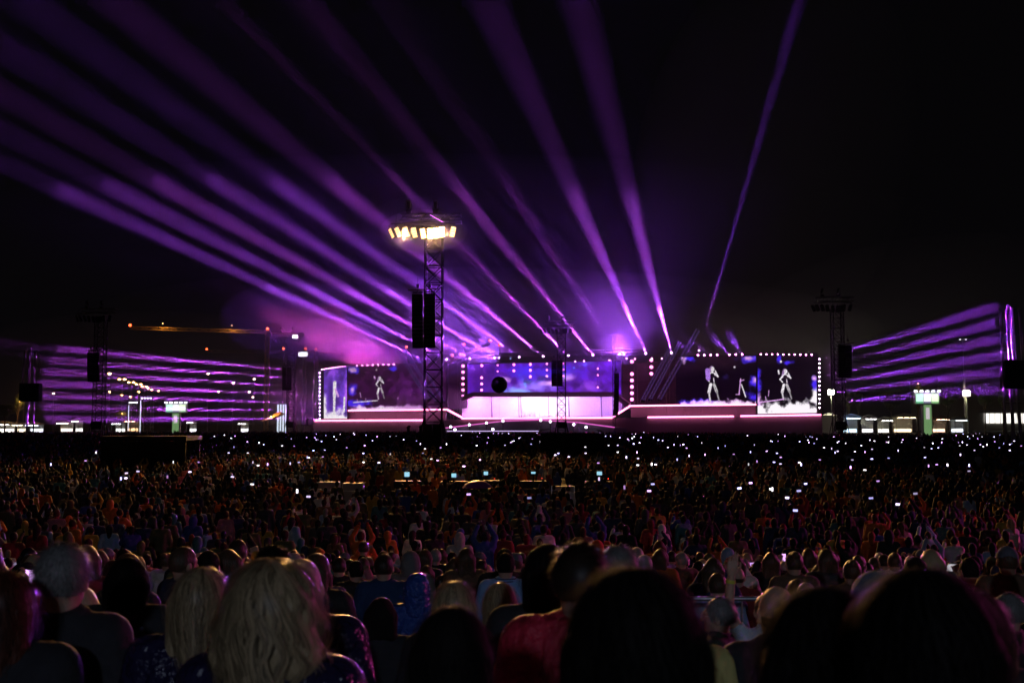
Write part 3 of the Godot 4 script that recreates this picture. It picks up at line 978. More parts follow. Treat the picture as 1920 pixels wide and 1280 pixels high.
	# slanting masts either side; the light on their chords is put in as glow
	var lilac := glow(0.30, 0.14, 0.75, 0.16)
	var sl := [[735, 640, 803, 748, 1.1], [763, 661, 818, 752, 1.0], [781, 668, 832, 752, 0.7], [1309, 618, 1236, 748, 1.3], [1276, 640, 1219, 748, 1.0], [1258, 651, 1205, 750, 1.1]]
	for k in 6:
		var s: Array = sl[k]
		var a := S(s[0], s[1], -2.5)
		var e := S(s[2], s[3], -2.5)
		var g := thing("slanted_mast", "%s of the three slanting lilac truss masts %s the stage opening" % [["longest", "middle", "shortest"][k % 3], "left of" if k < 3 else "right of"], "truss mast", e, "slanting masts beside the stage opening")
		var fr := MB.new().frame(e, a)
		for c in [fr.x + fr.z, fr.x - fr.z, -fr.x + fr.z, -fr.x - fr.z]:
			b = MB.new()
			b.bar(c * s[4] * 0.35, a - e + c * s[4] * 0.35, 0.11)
			part("glow_chord", b.mesh(), lilac, g)
		b = MB.new()
		var n := int(a.distance_to(e) / 1.2)
		for j in n:
			var p := (a - e) * float(j) / n
			var q := (a - e) * float(j + 1) / n
			var w: float = s[4] * 0.35
			b.bar(p + (fr.x + fr.z) * w, q + (-fr.x + fr.z) * w, 0.05); b.bar(p + (fr.x - fr.z) * w, q + (fr.x + fr.z) * w, 0.05)
		part("bracing", b.mesh(), mat(0.45, 0.45, 0.5, 0.4, 0.3), g)
		b = MB.new()
		b.box(Vector3(0, -0.3, 0), Vector3(1.2, 0.6, 1.2))
		part("foot", b.mesh(), black, g)
	# runway in front of the opening, its lamps, and the barrier with its added glowing strip
	var rw := thing("runway", "low violet runway with pink edges running out in front of the stage", "runway", P(1000, 800, 318))
	rw.position.y = 0.0
	var pts := [P(836, 803, 300), P(945, 790, 318), P(1010, 788, 320), P(1086, 793, 312), P(1152, 802, 296)]
	for k in 4:
		b = MB.new()
		var p: Vector3 = pts[k] - rw.position
		var q: Vector3 = pts[k + 1] - rw.position
		b.slab(p, q, Vector3(q.x, 0, q.z), Vector3(p.x, 0, p.z), 4.0)
		part("walkway", b.mesh(), skirt, rw)
		led_strip(rw, pts[k] + Vector3(0, 0.15, 0.2), pts[k + 1] + Vector3(0, 0.15, 0.2), 0.22, glow(0.8, 0.14, 0.6, 1.2))
	var fl := [[845, 801.5, 300], [880, 797.5, 306], [912, 794, 311], [943, 790.5, 316], [1014, 789, 317], [1032, 791.5, 315], [1076, 797, 310], [1099, 802, 305], [853, 807, 290], [924, 806, 290]]
	for k in fl.size():
		b = MB.new()
		b.ball(Vector3(0, 0.2, 0), Vector3.ONE * 0.33, 8, 6)
		var f := thing("floor_lamp", "small white lamp on the runway edge, %s from the left" % ORD[k], "lamp", P(fl[k][0], fl[k][1], fl[k][2] - 1.5), "white lamps along the runway edge")
		part("lamp", b.mesh(), glow(0.85, 0.75, 1.0, 9.0), f)
		b = MB.new()
		b.bar(Vector3(0, 0, 0), Vector3(0, -f.position.y, 0), 0.2)
		part("stand", b.mesh(), black, f)
	var br := thing("front_barrier", "long barrier before the runway with a lilac glow for the lit front rows", "barrier", P(925, 808, 285))
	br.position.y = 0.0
	led_strip(br, P(838, 808, 285), P(1010, 808, 285), 0.18, glow(0.75, 0.55, 1.0, 1.1))  # glowing strip put in for the light on the front rows
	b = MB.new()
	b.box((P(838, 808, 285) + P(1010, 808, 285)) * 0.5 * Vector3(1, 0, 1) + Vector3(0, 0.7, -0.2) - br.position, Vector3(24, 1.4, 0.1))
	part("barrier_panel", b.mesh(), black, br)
	# the big black balloon
	var bl := thing("balloon", "big black ball balloon hovering before the left part of the stage opening", "balloon", P(936, 721, 250))
	for g in 12:      # gores
		b = MB.new()
		for i in 13:
			var th := PI * i / 12
			for j in 4:
				var w := TAU * (g + j / 3.0) / 12
				var bulge := 1.0 + 0.012 * sin(j / 3.0 * PI)
				var d := Vector3(sin(th) * cos(w), cos(th), sin(th) * sin(w))
				b.add(d * 1.88 * bulge, d)
		for i in 12:
			for j in 3:
				var q := i * 4 + j
				b.tri(q, q + 1, q + 5); b.tri(q, q + 5, q + 4)
		part("panel", b.mesh(), mat(0.02, 0.018, 0.02, 0.5), bl)
	b = MB.new()
	b.tube(Vector3(0, -1.85, 0), Vector3(0, -2.15, 0), 0.12, 0.05); b.tube(Vector3(0, -2.15, 0), Vector3(0, -bl.position.y, 0), 0.02, 0.02, 5)
	part("tether", b.mesh(), black, bl)
	# performers on the deck
	var pf := [[985, 0.0], [1003, 0.3], [1012, -0.2], [1031, 0.1], [1043, 0.4], [994, -0.4]]
	for k in pf.size():
		var at := S(pf[k][0], 786, 3.0 + (k % 3) * 1.5)
		person("performer in white on the stage deck, %s from the left" % ORD[[0, 2, 3, 4, 5, 1][k]], Vector3(at.x, S(985, 785.5).y + 0.02, at.z), PI + pf[k][1], 1.04, {"stuff": cloth(0.7, 0.7, 0.75), "legs": cloth(0.7, 0.7, 0.75), "pose": ["raise", "down", "high", "cup", "raise", "down"][k], "hair": ["long", "short"][k % 2]}, "performers on the stage")

func build_beams() -> void:
	var violet := Color(0.36, 0.07, 1.0)
	var magenta := Color(1.0, 0.10, 0.75)
	var lens := glow(0.95, 0.45, 1.0, 40.0)
	var pinklens := glow(1.0, 0.25, 0.75, 40.0)
	var d1 := away(1329, 925)
	var xs := [795, 837.5, 881, 927, 973.5, 1018.5, 1065.5, 1112, 1162, 1211, 1259]
	for k in 11:
		var c := violet.lerp(Color(0.75, 0.09, 0.95), [0.2, 0.25, 0.45, 0.2, 0.15, 0.5, 0.7, 0.7, 0.6, 0.4, 0.4][k])
		beam_light("%s from the left of eleven roof lights throwing long violet beams" % ORD[k], "lights on the stage roof edge", S(xs[k], 675.0 - 1.4 * k, -2.0), d1, 0.5, BEAM_MAIN, c, lens, 1.0, 0.12)
	for k in [3, 8]:      # wide washes added among them to tint the haze violet
		beam_light("added dim wash light beside the %s roof light from the left" % ORD[k], "added wash lights on the stage roof", S(xs[k] + 9.0, 675.0 - 1.4 * k, -2.0), d1, 14.0, BEAM_WASH, violet, lens, 0.6)
	var d3 := away(860, 775)
	for k in 8:
		beam_light("%s from the left of eight pink lights above the left big screen" % ORD[k], "pink lights above the left big screen", S(669.0 + 9.9 * k, 685.0 - 0.3 * k, -0.6), d3, 1.0, BEAM_PINK if k % 2 == 1 else 0.0, magenta, pinklens, 1.0)
	var d5 := away(1443, 742)
	var r7 := [1309, 1321, 1333, 1345, 1368, 1380, 1392]
	for k in 7:
		beam_light("%s from the left of seven pink lights above the right big screen" % ORD[k], "pink lights above the right big screen", S(r7[k], 666.0 - 0.3 * k, -0.6), d5, 0.62, BEAM_RIGHT if k % 2 == 0 else 0.0, violet, pinklens, 1.04)
	beam_light("light above the right big screen throwing one lone beam steeply up to the right", "", S(1311, 657, -2.0), away(1087, 1440), 0.5, BEAM_LONE, violet, lens, 0.7)
	for k in 11:
		beam_light("%s from the left of the small lights atop the narrow left screen" % ORD[k], "small lights atop the narrow left screen", S(603.0 + 4.3 * k, 692.5 - 0.62 * k, -0.5), away(1200, 790), 0.5, 0.0, magenta, pinklens, 0.7)
	for k in 10:
		beam_light("%s from the left of ten pink lights atop the right end screen" % ORD[k], "pink lights atop the right end screen", S(1427.0 + 10.6 * k, 664.0 + 0.1 * k, -0.5), away(1250, 830), 0.5, BEAM_RIGHT * 0.0, violet, pinklens, 0.85)
	var dl := away(1496, 782)
	for k in 13:
		beam_light("%s from the top in the column of violet lights at the stage's left end" % ORD[k], "column of lights at the left end of the stage", S(599, 699.0 + 7.15 * k, -0.5), dl, 0.5, BEAM_SIDE if k % 2 == 0 else 0.0, Color(0.62, 0.08, 1.0), lens, 0.75, 0.14)
	var dr := away(1147, 789)
	for k in 12:
		beam_light("%s from the top in the column of violet lights at the stage's right end" % ORD[k], "column of lights at the right end of the stage", S(1537, 673.0 + 8.3 * k, -0.5), dr, 0.5, BEAM_SIDE * 0.45 if k % 2 == 0 else 0.0, Color(0.42, 0.06, 1.0), lens, 0.85, 0.14)
	# lights under the stage roof, pointing into the stage
	var inner := [[957, 672, 995, 738, 1], [1127, 674, 1058, 696, 1], [1175, 672, 1158, 702, 0], [1191, 673, 1166, 708, 0], [1223, 672, 1198, 706, 0], [1241, 672, 1222, 702, 0], [1079, 678, 1070, 706, 0], [1095, 677, 1085, 706, 0], [1143, 675, 1122, 715, 0]]
	for k in inner.size():
		var n: Array = inner[k]
		var a := S(n[0], n[1], 2.0)
		var e := S(n[2], n[3], -4.0 if k > 1 else 4.0)
		beam_light("stage light under the roof throwing a short %s beam, %s from the left" % ["blue" if n[4] == 1 else "pink", ORD[[0, 4, 6, 7, 8, 9, 1, 2, 5][k]]], "lights under the stage roof", a, (e - a).normalized(), 2.2 if k < 2 else 1.0, BEAM_IN * (2.0 if n[4] == 1 else [0.0, 0.0, 2.0, 0.0, 2.0, 0.0, 1.5, 0.0, 1.5][k]), Color(0.05, 0.35, 1.0) if n[4] == 1 else magenta, glow(0.3, 0.6, 1.0, 8.0) if n[4] == 1 else pinklens, 0.7)
	# the air: thin haze shaped to follow the beams, denser banks where smoke hangs
	var mid := (S(599, 760) + S(1537, 760)) * 0.5
	haze("haze", Vector3(-25, 33.0, -200), Vector3(310, 30, 340), AIR * 0.13, Vector3(-0.0655, 0.17, 0))      # a sheet of haze laid along the beams so that they show
	haze("haze", Vector3(-10, 30.0, -245), Vector3(240, 26, 210), AIR * 0.6, Vector3(-0.0655, 0.17, 0))
	haze("haze", Vector3(0, 27.5, -285), Vector3(210, 24, 120), AIR * 1.8, Vector3(-0.0655, 0.3, 0))
	haze("haze", P(1400, 345, 228), Vector3(46, 80, 150), AIR * 1.1)
	haze("haze", mid + Vector3(0, 6, 4), Vector3(235, 62, 84), AIR * 1.3, Vector3(0, 0.462, 0))
	haze("haze", P(330, 745, 305), Vector3(130, 46, 150), AIR * 1.3)
	haze("haze", P(1730, 715, 225), Vector3(86, 56, 150), AIR * 1.1)
	haze("smoke", P(794, 434, 128.5), Vector3(10.5, 5.2, 6.5), 0.03)  # added round the floodlights to give them a halo
	haze("smoke", P(794, 434, 128.5), Vector3(15, 8.5, 10), 0.004)  # thinner added shell of the same halo
	haze("smoke", P(566, 742, 352), Vector3(24, 30, 26), 0.004)  # added to brighten the left side beams near their lamps
	haze("smoke", P(676, 667, 302), Vector3(24, 9, 46), 0.016)
	haze("smoke", P(634, 641, 250), Vector3(22, 11, 46), 0.016)
	haze("smoke", P(580, 607, 200), Vector3(30, 14, 56), 0.006)
	haze("smoke", P(1178, 585, 248), Vector3(26, 12, 30), 0.004)
	haze("smoke", P(1320, 640, 305), Vector3(40, 16, 30), 0.003)
	haze("smoke", P(760, 770, 340), Vector3(22, 12, 14), 0.012)
	haze("smoke", P(1020, 745, 326), Vector3(54, 18, 24), 0.012)

# ---------- lattice towers ----------
func mast_section_mesh(w: float, h: float, thick: float) -> ArrayMesh:
	var key := "ms%f_%f_%f" % [w, h, thick]
	if not cache.has(key):
		var b := MB.new()
		var q := w * 0.5
		var cs := [Vector3(q, 0, q), Vector3(-q, 0, q), Vector3(-q, 0, -q), Vector3(q, 0, -q)]
		for k in 4:
			var n: Vector3 = cs[(k + 1) % 4]
			b.bar(cs[k], cs[k] + Vector3(0, h, 0), thick)
			b.bar(cs[k] + Vector3(0, h * 0.02, 0), n + Vector3(0, h * 0.02, 0), thick * 0.6)
			b.bar(cs[k], n + Vector3(0, h, 0), thick * 0.5)
			b.bar(n, cs[k] + Vector3(0, h, 0), thick * 0.5)
		cache[key] = b.mesh()
	return cache[key]

func speaker_array(label: String, at: Vector3, count: int, turn := 0.0) -> void:
	var o := thing("speaker_array", label, "loudspeaker", at, "hanging loudspeaker arrays")
	o.rotation.y = turn
	if not cache.has("cab"):
		var b := MB.new()
		b.box(Vector3.ZERO, Vector3(1.3, 0.43, 0.75))
		b.box(Vector3(0, 0, 0.39), Vector3(1.2, 0.05, 0.03)); b.box(Vector3(0, -0.16, 0.385), Vector3(1.2, 0.03, 0.02))
		cache["cab"] = b.mesh()
		b = MB.new()
		b.bar(Vector3(-0.6, 0.45, 0), Vector3(0.6, 0.45, 0), 0.14); b.bar(Vector3(0, 0.45, -0.4), Vector3(0, 0.45, 0.5), 0.14)
		b.tube(Vector3(0, 0.5, 0), Vector3(0, 2.2, 0), 0.03, 0.03, 5); b.box(Vector3(0, 1.2, 0), Vector3(0.3, 0.45, 0.3))
		cache["bumper"] = b.mesh()
	part("rigging_frame", cache.bumper, mat(0.02, 0.02, 0.02, 0.5), o)
	var p := Vector3.ZERO
	var a := 0.0
	for k in count:
		part("speaker_cabinet", cache.cab, mat(0.014, 0.014, 0.015, 0.7), o, p, Vector3(a, 0, 0))
		a += 0.004 + 0.0022 * k
		p += Vector3(0, -0.455 * cos(a), -0.455 * sin(a))

func delay_tower(label: String, short: String, px: float, d: float, lit: float, side := -1.0, blocks := true) -> void:
	var base := P(px, 790, d)
	base.y = 0.0
	var o := thing("delay_tower", label, "tower", base, "lattice towers in the field")
	var steel := mat(0.02, 0.02, 0.022, 0.5, 0.5)
	var black := mat(0.013, 0.013, 0.015, 0.6)
	for k in 13:
		part("mast_section", mast_section_mesh(2.05, 2.05, 0.15), steel, o, Vector3(0, 0.3 + k * 2.05, 0))
	if blocks:
		for c in [Vector3(0.55, 2.1, 1.25), Vector3(-0.55, 2.1, 1.25)]:
			part("ballast_panel", box_mesh(Vector3(1.06, 4.2, 0.3)), mat(0.06, 0.05, 0.05, 0.8), o, c)
	else:
		part("ballast_panel", box_mesh(Vector3(2.2, 1.6, 0.3)), black, o, Vector3(0, 3.6, 1.25))
	for k in 4:
		var w := Vector3([1, -1, -1, 1][k] * 4.2, 0, [1, 1, -1, -1][k] * 4.2)
		var b := MB.new()
		b.bar(Vector3(w.x * 0.24, 5.0, w.z * 0.24), Vector3(w.x * 0.45, 0.0, w.z * 0.45), 0.14)
		part("outrigger", b.mesh(), steel, o)
	# head: a truss ring with cross arms, moving heads on top, floods beneath
	var hb := MB.new()
	for y in [28.3, 29.1]:
		for z in [-1.1, 1.1]:
			hb.bar(Vector3(-4.0, y, z), Vector3(3.2, y, z), 0.12)
		for x in [-4.0, -1.4, 1.2, 3.2]:
			hb.bar(Vector3(x, y, -1.1), Vector3(x, y, 1.1), 0.10)
	for k in 9:
		hb.bar(Vector3(-4.0 + k * 0.8, 28.3, 1.1), Vector3(-3.2 + k * 0.8, 29.1, 1.1), 0.06)
	part("head_truss", hb.mesh(), steel, o)
	hb = MB.new()
	hb.bar(Vector3(-5.0, 27.75, 1.6), Vector3(-0.4, 28.0, 1.9), 0.12); hb.bar(Vector3(-0.4, 28.0, 1.9), Vector3(2.6, 27.8, 1.5), 0.12)
	for x in [-4.4, -1.2, 1.9]:
		hb.bar(Vector3(x, 27.8, 1.7), Vector3(x, 29.0, 1.1), 0.07)
	part("flood_bar", hb.mesh(), steel, o)
	for x in [-3.0, 0.2]:
		var mh := MB.new()
		mh.box(Vector3(x, 29.4, 0.6), Vector3(0.6, 0.4, 0.6)); mh.bar(Vector3(x - 0.32, 29.5, 0.6), Vector3(x - 0.32, 30.3, 0.6), 0.08); mh.bar(Vector3(x + 0.32, 29.5, 0.6), Vector3(x + 0.32, 30.3, 0.6), 0.08)
		mh.tube(Vector3(x, 30.0, 0.2), Vector3(x, 30.7, 0.9), 0.22, 0.28, 10)
		part("moving_light", mh.mesh(), black, o)
	var body_ := MB.new()
	body_.box(Vector3(0, 0, -0.14), Vector3(0.66, 1.34, 0.22)); body_.bar(Vector3(0, 0.6, -0.2), Vector3(0, 0.95, -0.1), 0.08)
	var bodym := body_.mesh()
	var face := MB.new()
	for k in 4:      # four lamp rows in each flood
		face.box(Vector3(0, -0.45 + 0.3 * k, 0.0), Vector3(0.56, 0.25, 0.04))
	var facem := face.mesh()
	var xs := [-5.0, -4.2, -3.2, -2.25, -1.2, -0.35, 0.35, 1.0, 2.3]
	for k in 9:
		var bend := absf(k - 5.5) / 5.0
		var at := Vector3(xs[k], 26.75 + 0.12 * sin(k), 1.65 - bend * 0.5)
		var turn := Vector3(0.30, [-0.9, -0.55, -0.4, -0.3, -0.15, 0.0, 0.05, 0.1, 0.35][k], [0.3, 0.28, 0.22, 0.12, 0.1, 0.0, 0.0, 0.0, -0.12][k])
		var fl := part("floodlight", bodym, black, o, at, turn)
		part("lamp_face", facem, glow(1.0, 0.55, 0.20, ([1.8, 2.4, 2.8, 3.4, 8.0, 34.0, 40.0, 34.0, 4.0][k]) * lit) if lit > 0.0 else mat(0.05, 0.05, 0.05, 0.3), fl)
	if lit > 0.0:
		for k in 3:
			var x: float = [-3.2, 0.0, 1.6][k]
			spot(base + Vector3(x, 26.5, 2.6), Vector3(-0.06 + 0.06 * k, -0.36, 1.0).normalized(), 30.0, FLOOD * [0.3, 0.5, 0.2][k], Color(1.0, 0.50, 0.15), o, 0.6)
		part("pink_tube_light", tube_mesh(Vector3(-0.4, 28.9, 1.4), Vector3(1.35, 27.9, 1.4), 0.05), glow(0.9, 0.25, 1.0, 2.0), o)
	# loudspeakers hang beside the mast
	var top := base + Vector3(side * 1.75, 19.3, 0.6)
	speaker_array("outer hanging column of black loudspeakers on the %s" % short, top + Vector3(side * 0.1, 0, 0), 14, 0.1 * side)
	speaker_array("inner hanging column of black loudspeakers on the %s" % short, top + Vector3(-side * 1.35, 0, 0.55), 14)
	part("hang_beam", tube_mesh(Vector3(side * 3.0, 20.0, 0.8), Vector3(-side * 0.6, 20.2, 0.8), 0.09), mat(0.10, 0.085, 0.05, 0.5), o)

func tube_mesh(a: Vector3, b: Vector3, r: float) -> ArrayMesh:
	var m := MB.new()
	m.tube(a, b, r, r, 6)
	return m.mesh()

func pole_tower(label: String, px: float, d: float, top: float, half: float, rows: Array) -> void:   # pale pipes caught by the violet side beams
	var base := P(px, 790, d)
	base.y = 0.0
	var o := thing("pipe_tower", label, "tower", base, "pale pipe towers at the sides of the field")
	var pale := StandardMaterial3D.new()      # thin plastic sleeves that the beams shine through
	pale.albedo_color = Color(0.03, 0.03, 0.03).linear_to_srgb()
	pale.roughness = 0.5
	pale.backlight_enabled = true
	pale.backlight = Color(0.95, 0.95, 0.95)
	var h := P(px, top, d).y
	for k in rows.size():
		var r: Array = rows[k]
		part("pipe", tube_mesh(Vector3(r[0] * half, r[2] * h, r[4]), Vector3(r[1] * half, r[3] * h, r[4] * 0.6), 0.16), pale, o)
	for y in [0.12, 0.34, 0.62, 0.8, 0.96]:
		var b := MB.new()
		for c in 6:
			var w0 := TAU * c / 6
			var w1 := TAU * (c + 1) / 6
			b.bar(Vector3(cos(w0) * half * 0.55, y * h, sin(w0) * 0.8), Vector3(cos(w1) * half * 0.55, y * h, sin(w1) * 0.8), 0.07)
		part("ring", b.mesh(), mat(0.1, 0.1, 0.1, 0.5), o)
	part("service_box", box_mesh(Vector3(half * 1.7, h * 0.19, 1.6)), mat(0.10, 0.10, 0.10, 0.8), o, Vector3(0.1, h * 0.53, 0.3))
	for s in [-1.0, 1.0]:
		part("foot_block", box_mesh(Vector3(1.0, 0.8, 1.6)), mat(0.2, 0.2, 0.2, 0.9), o, Vector3(s * half * 0.6, 0.4, 0))

# ---------- trees ----------
const LEAF := Color(0.075, 0.11, 0.035)

func leaf_crown(seed_: int, n: int) -> ArrayMesh:
	var r := RandomNumberGenerator.new()
	r.seed = seed_
	var b := MB.new()
	var lobes := []
	for k in 11:
		var w := r.randf() * TAU
		var q := r.randf_range(0.0, 0.62)
		lobes.append([Vector3(cos(w) * q, r.randf_range(-0.55, 0.62), sin(w) * q), r.randf_range(0.26, 0.46)])
	for k in n:
		var l: Array = lobes[r.randi() % lobes.size()]
		var d := Vector3(r.randfn(), r.randfn(), r.randfn()).normalized()
		var p: Vector3 = l[0] + d * l[1] * pow(r.randf(), 0.35)
		var x := Vector3(r.randfn(), r.randfn(), r.randfn()).normalized()
		var y := x.cross(d).normalized() * r.randf_range(0.03, 0.055)
		x = x * r.randf_range(0.02, 0.035)
		b.col = Color.WHITE * r.randf_range(0.55, 1.3)
		var i := b.add(p - x, d); b.add(p + y, d); b.add(p + x, d); b.add(p - y, d)
		b.tri(i, i + 1, i + 2); b.tri(i, i + 2, i + 3)
	return b.mesh(true)

func tree(label: String, px: float, d: float, top: float, wide_px: float, base_y: float, col: Color, kind: int) -> void:
	var base := P(px, 790, d)
	base.y = 0.0
	var o := thing("tree", label, "tree", base, "trees round the field")
	var h := P(px, top, d).y
	var low := maxf(1.5, P(px, base_y, d).y)
	var r := wide_px * 0.5 * d / F
	var b := MB.new()
	b.tube(Vector3.ZERO, Vector3(0.1, low + (h - low) * 0.3, 0), 0.28, 0.18, 8)
	for k in 5:
		var w := TAU * k / 5.0 + kind
		b.tube(Vector3(0.05, low * 0.8 + 0.3 * k, 0), Vector3(cos(w) * r * 0.55, low + (h - low) * (0.45 + 0.08 * k), sin(w) * r * 0.55), 0.12, 0.04, 6)
	part("trunk", b.mesh(), mat(0.08, 0.055, 0.035, 0.9), o)
	var key := "crown%d" % (kind % 3)
	if not cache.has(key): cache[key] = leaf_crown(40 + kind % 3, 5200)
	var mk := "leaf%s" % col
	if not mats.has(mk):
		var m := StandardMaterial3D.new()
		m.albedo_color = col.linear_to_srgb()
		m.roughness = 0.6
		m.vertex_color_use_as_albedo = true
		m.backlight_enabled = true
		m.backlight = Color(0.35, 0.4, 0.2)
		mats[mk] = m
	var c := part("crown", cache[key], mats[mk], o, Vector3(0, (h + low) * 0.5, 0), Vector3(0, kind * 1.3, 0))
	c.scale = Vector3(r, (h - low) * 0.52, r)

# ---------- the edge of the ground: lamps, stalls, signs, cranes ----------
func street_lamp(label: String, group: String, px: float, py: float, d: float, two: bool, e := 26.0, col := Color(1.0, 0.50, 0.14), size := 0.42) -> void:
	var head := P(px, py, d)
	var o := thing("street_lamp", label, "street lamp", Vector3(head.x, 0, head.z), group)
	var grey := mat(0.16, 0.15, 0.14, 0.5, 0.4)
	var h := head.y
	var b := MB.new()
	b.tube(Vector3.ZERO, Vector3(0, h, 0), 0.14, 0.07, 8)
	part("post", b.mesh(), grey, o)
	for s in ([-1.0, 1.0] if two else [0.0]):
		b = MB.new()
		b.bar(Vector3(0, h - 0.1, 0), Vector3(s * 0.75, h + 0.12, 0.1), 0.08); b.box(Vector3(s * 0.8, h + 0.26, 0.1), Vector3(0.8, 0.12, 0.5))
		part("arm", b.mesh(), grey, o)
		b = MB.new()
		b.ball(Vector3(s * 0.8, h + 0.08, 0.15), Vector3(size, size * 0.6, size), 10, 6)
		part("lamp", b.mesh(), glow(col.r, col.g, col.b, e), o)

func stall(label: String, px0: float, px1: float, top: float, d: float, roof: Color, light: Color, e: float) -> void:
	var a := P(px0, top, d)
	var z := P(px1, top, d)
	var o := thing("market_stall", label, "stall", Vector3((a.x + z.x) * 0.5, 0, a.z), "lit stalls at the edge of the field")
	var w := z.x - a.x
	var h := maxf(2.6, a.y)
	var grey := mat(0.3, 0.3, 0.3, 0.6)
	for c in [Vector3(-1, 0, 1), Vector3(1, 0, 1), Vector3(-1, 0, -1), Vector3(1, 0, -1)]:
		part("post", tube_mesh(Vector3(c.x * w * 0.47, 0, c.z * 1.8), Vector3(c.x * w * 0.47, h * 0.72, c.z * 1.8), 0.06), grey, o)
	var b := MB.new()
	var e0 := h * 0.72
	var pk := Vector3(0, lerpf(h * 0.72, h, 0.4), 0)
	var cs := [Vector3(-w * 0.5, e0, 2.1), Vector3(w * 0.5, e0, 2.1), Vector3(w * 0.5, e0, -2.1), Vector3(-w * 0.5, e0, -2.1)]
	for k in 4:
		var n: Vector3 = (cs[(k + 1) % 4] - cs[k]).cross(pk - cs[k]).normalized()
		if n.y < 0.0: n = -n
		var i := b.add(cs[k], n); b.add(cs[(k + 1) % 4], n); b.add(pk, n)
		b.tri(i, i + 1, i + 2)
		b.box((cs[k] + cs[(k + 1) % 4]) * 0.5 - Vector3(0, 0.2, 0), Vector3(w if k % 2 == 0 else 0.04, 0.4, 0.04 if k % 2 == 0 else 4.2))
	part("canopy", b.mesh(), cloth(roof.r * 0.3, roof.g * 0.3, roof.b * 0.3, 0.7, 0.6, 0.5), o)
	part("counter", box_mesh(Vector3(w * 0.92, 1.05, 0.5)), mat(0.35, 0.3, 0.25, 0.7), o, Vector3(0, 0.53, 1.6))
	part("back_wall", box_mesh(Vector3(w * 0.94, e0, 0.08)), mat(0.6, 0.58, 0.55, 0.8), o, Vector3(0, e0 * 0.5, -1.9))
	for k in 3:
		part("strip_light", box_mesh(Vector3(w * 0.22, 0.14, 0.14)), glow(light.r, light.g, light.b, e), o, Vector3((k - 1) * w * 0.3, e0 - 0.62, 2.0))
	part("glow_panel", box_mesh(Vector3(w * 0.8, 0.9, 0.06)), glow(light.r, light.g, light.b, e * 0.22), o, Vector3(0, 1.7, -1.8))  # added glowing panel that makes the back wall look lit

func pillar_sign(label: String, px0: float, px1: float, top: float, bottom: float, d: float) -> void:
	var a := P(px0, top, d)
	var z := P(px1, bottom, d)
	var o := thing("pillar_sign", label, "sign", Vector3((a.x + z.x) * 0.5, 0, a.z), "white sign boards on green pillars")
	var w := z.x - a.x
	var h := a.y - z.y
	var cy := (a.y + z.y) * 0.5
	part("board", box_mesh(Vector3(w, h, 1.4)), mat(0.75, 0.78, 0.75, 0.6), o, Vector3(0, cy, 0))
	for k in 3:
		var tone: Array = [[0.55, 0.95, 0.72], [0.9, 0.9, 0.98], [0.75, 0.95, 0.62]][k]
		part("lit_sign_panel", box_mesh(Vector3(w * 0.28, h * 0.62, 0.1)), glow(tone[0], tone[1], tone[2], 1.5), o, Vector3((k - 1) * w * 0.31, cy + h * 0.04, 0.76))
		var low: Array = [[0.22, 0.75, 0.38], [0.25, 0.24, 0.38], [0.40, 0.80, 0.34]][k]
		part("lit_sign_band", box_mesh(Vector3(w * 0.28, h * 0.13, 0.1)), glow(low[0], low[1], low[2], 0.75), o, Vector3((k - 1) * w * 0.31, cy - h * 0.34, 0.76))
	part("pillar", box_mesh(Vector3(w * 0.40, z.y, 1.2)), mat(0.6, 0.62, 0.6, 0.6), o, Vector3(0, z.y * 0.5, 0))
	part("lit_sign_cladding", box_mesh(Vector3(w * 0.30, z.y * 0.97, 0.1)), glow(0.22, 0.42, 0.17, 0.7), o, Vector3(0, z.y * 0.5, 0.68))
	part("lit_sign_poster", box_mesh(Vector3(w * 0.15, z.y * 0.34, 0.06)), glow(0.75, 0.68, 0.72, 0.8), o, Vector3(0, z.y * 0.74, 0.76))
	for k in 5:
		var p := Vector3((k - 2) * w * 0.235, a.y + 0.25, 0.9)
		var b := MB.new()
		b.bar(Vector3(p.x, a.y, 0.3), p, 0.1); b.box(p, Vector3(0.75, 0.35, 0.35))
		part("spot_lamp", b.mesh(), glow(0.9, 0.9, 1.0, 5.0), o)

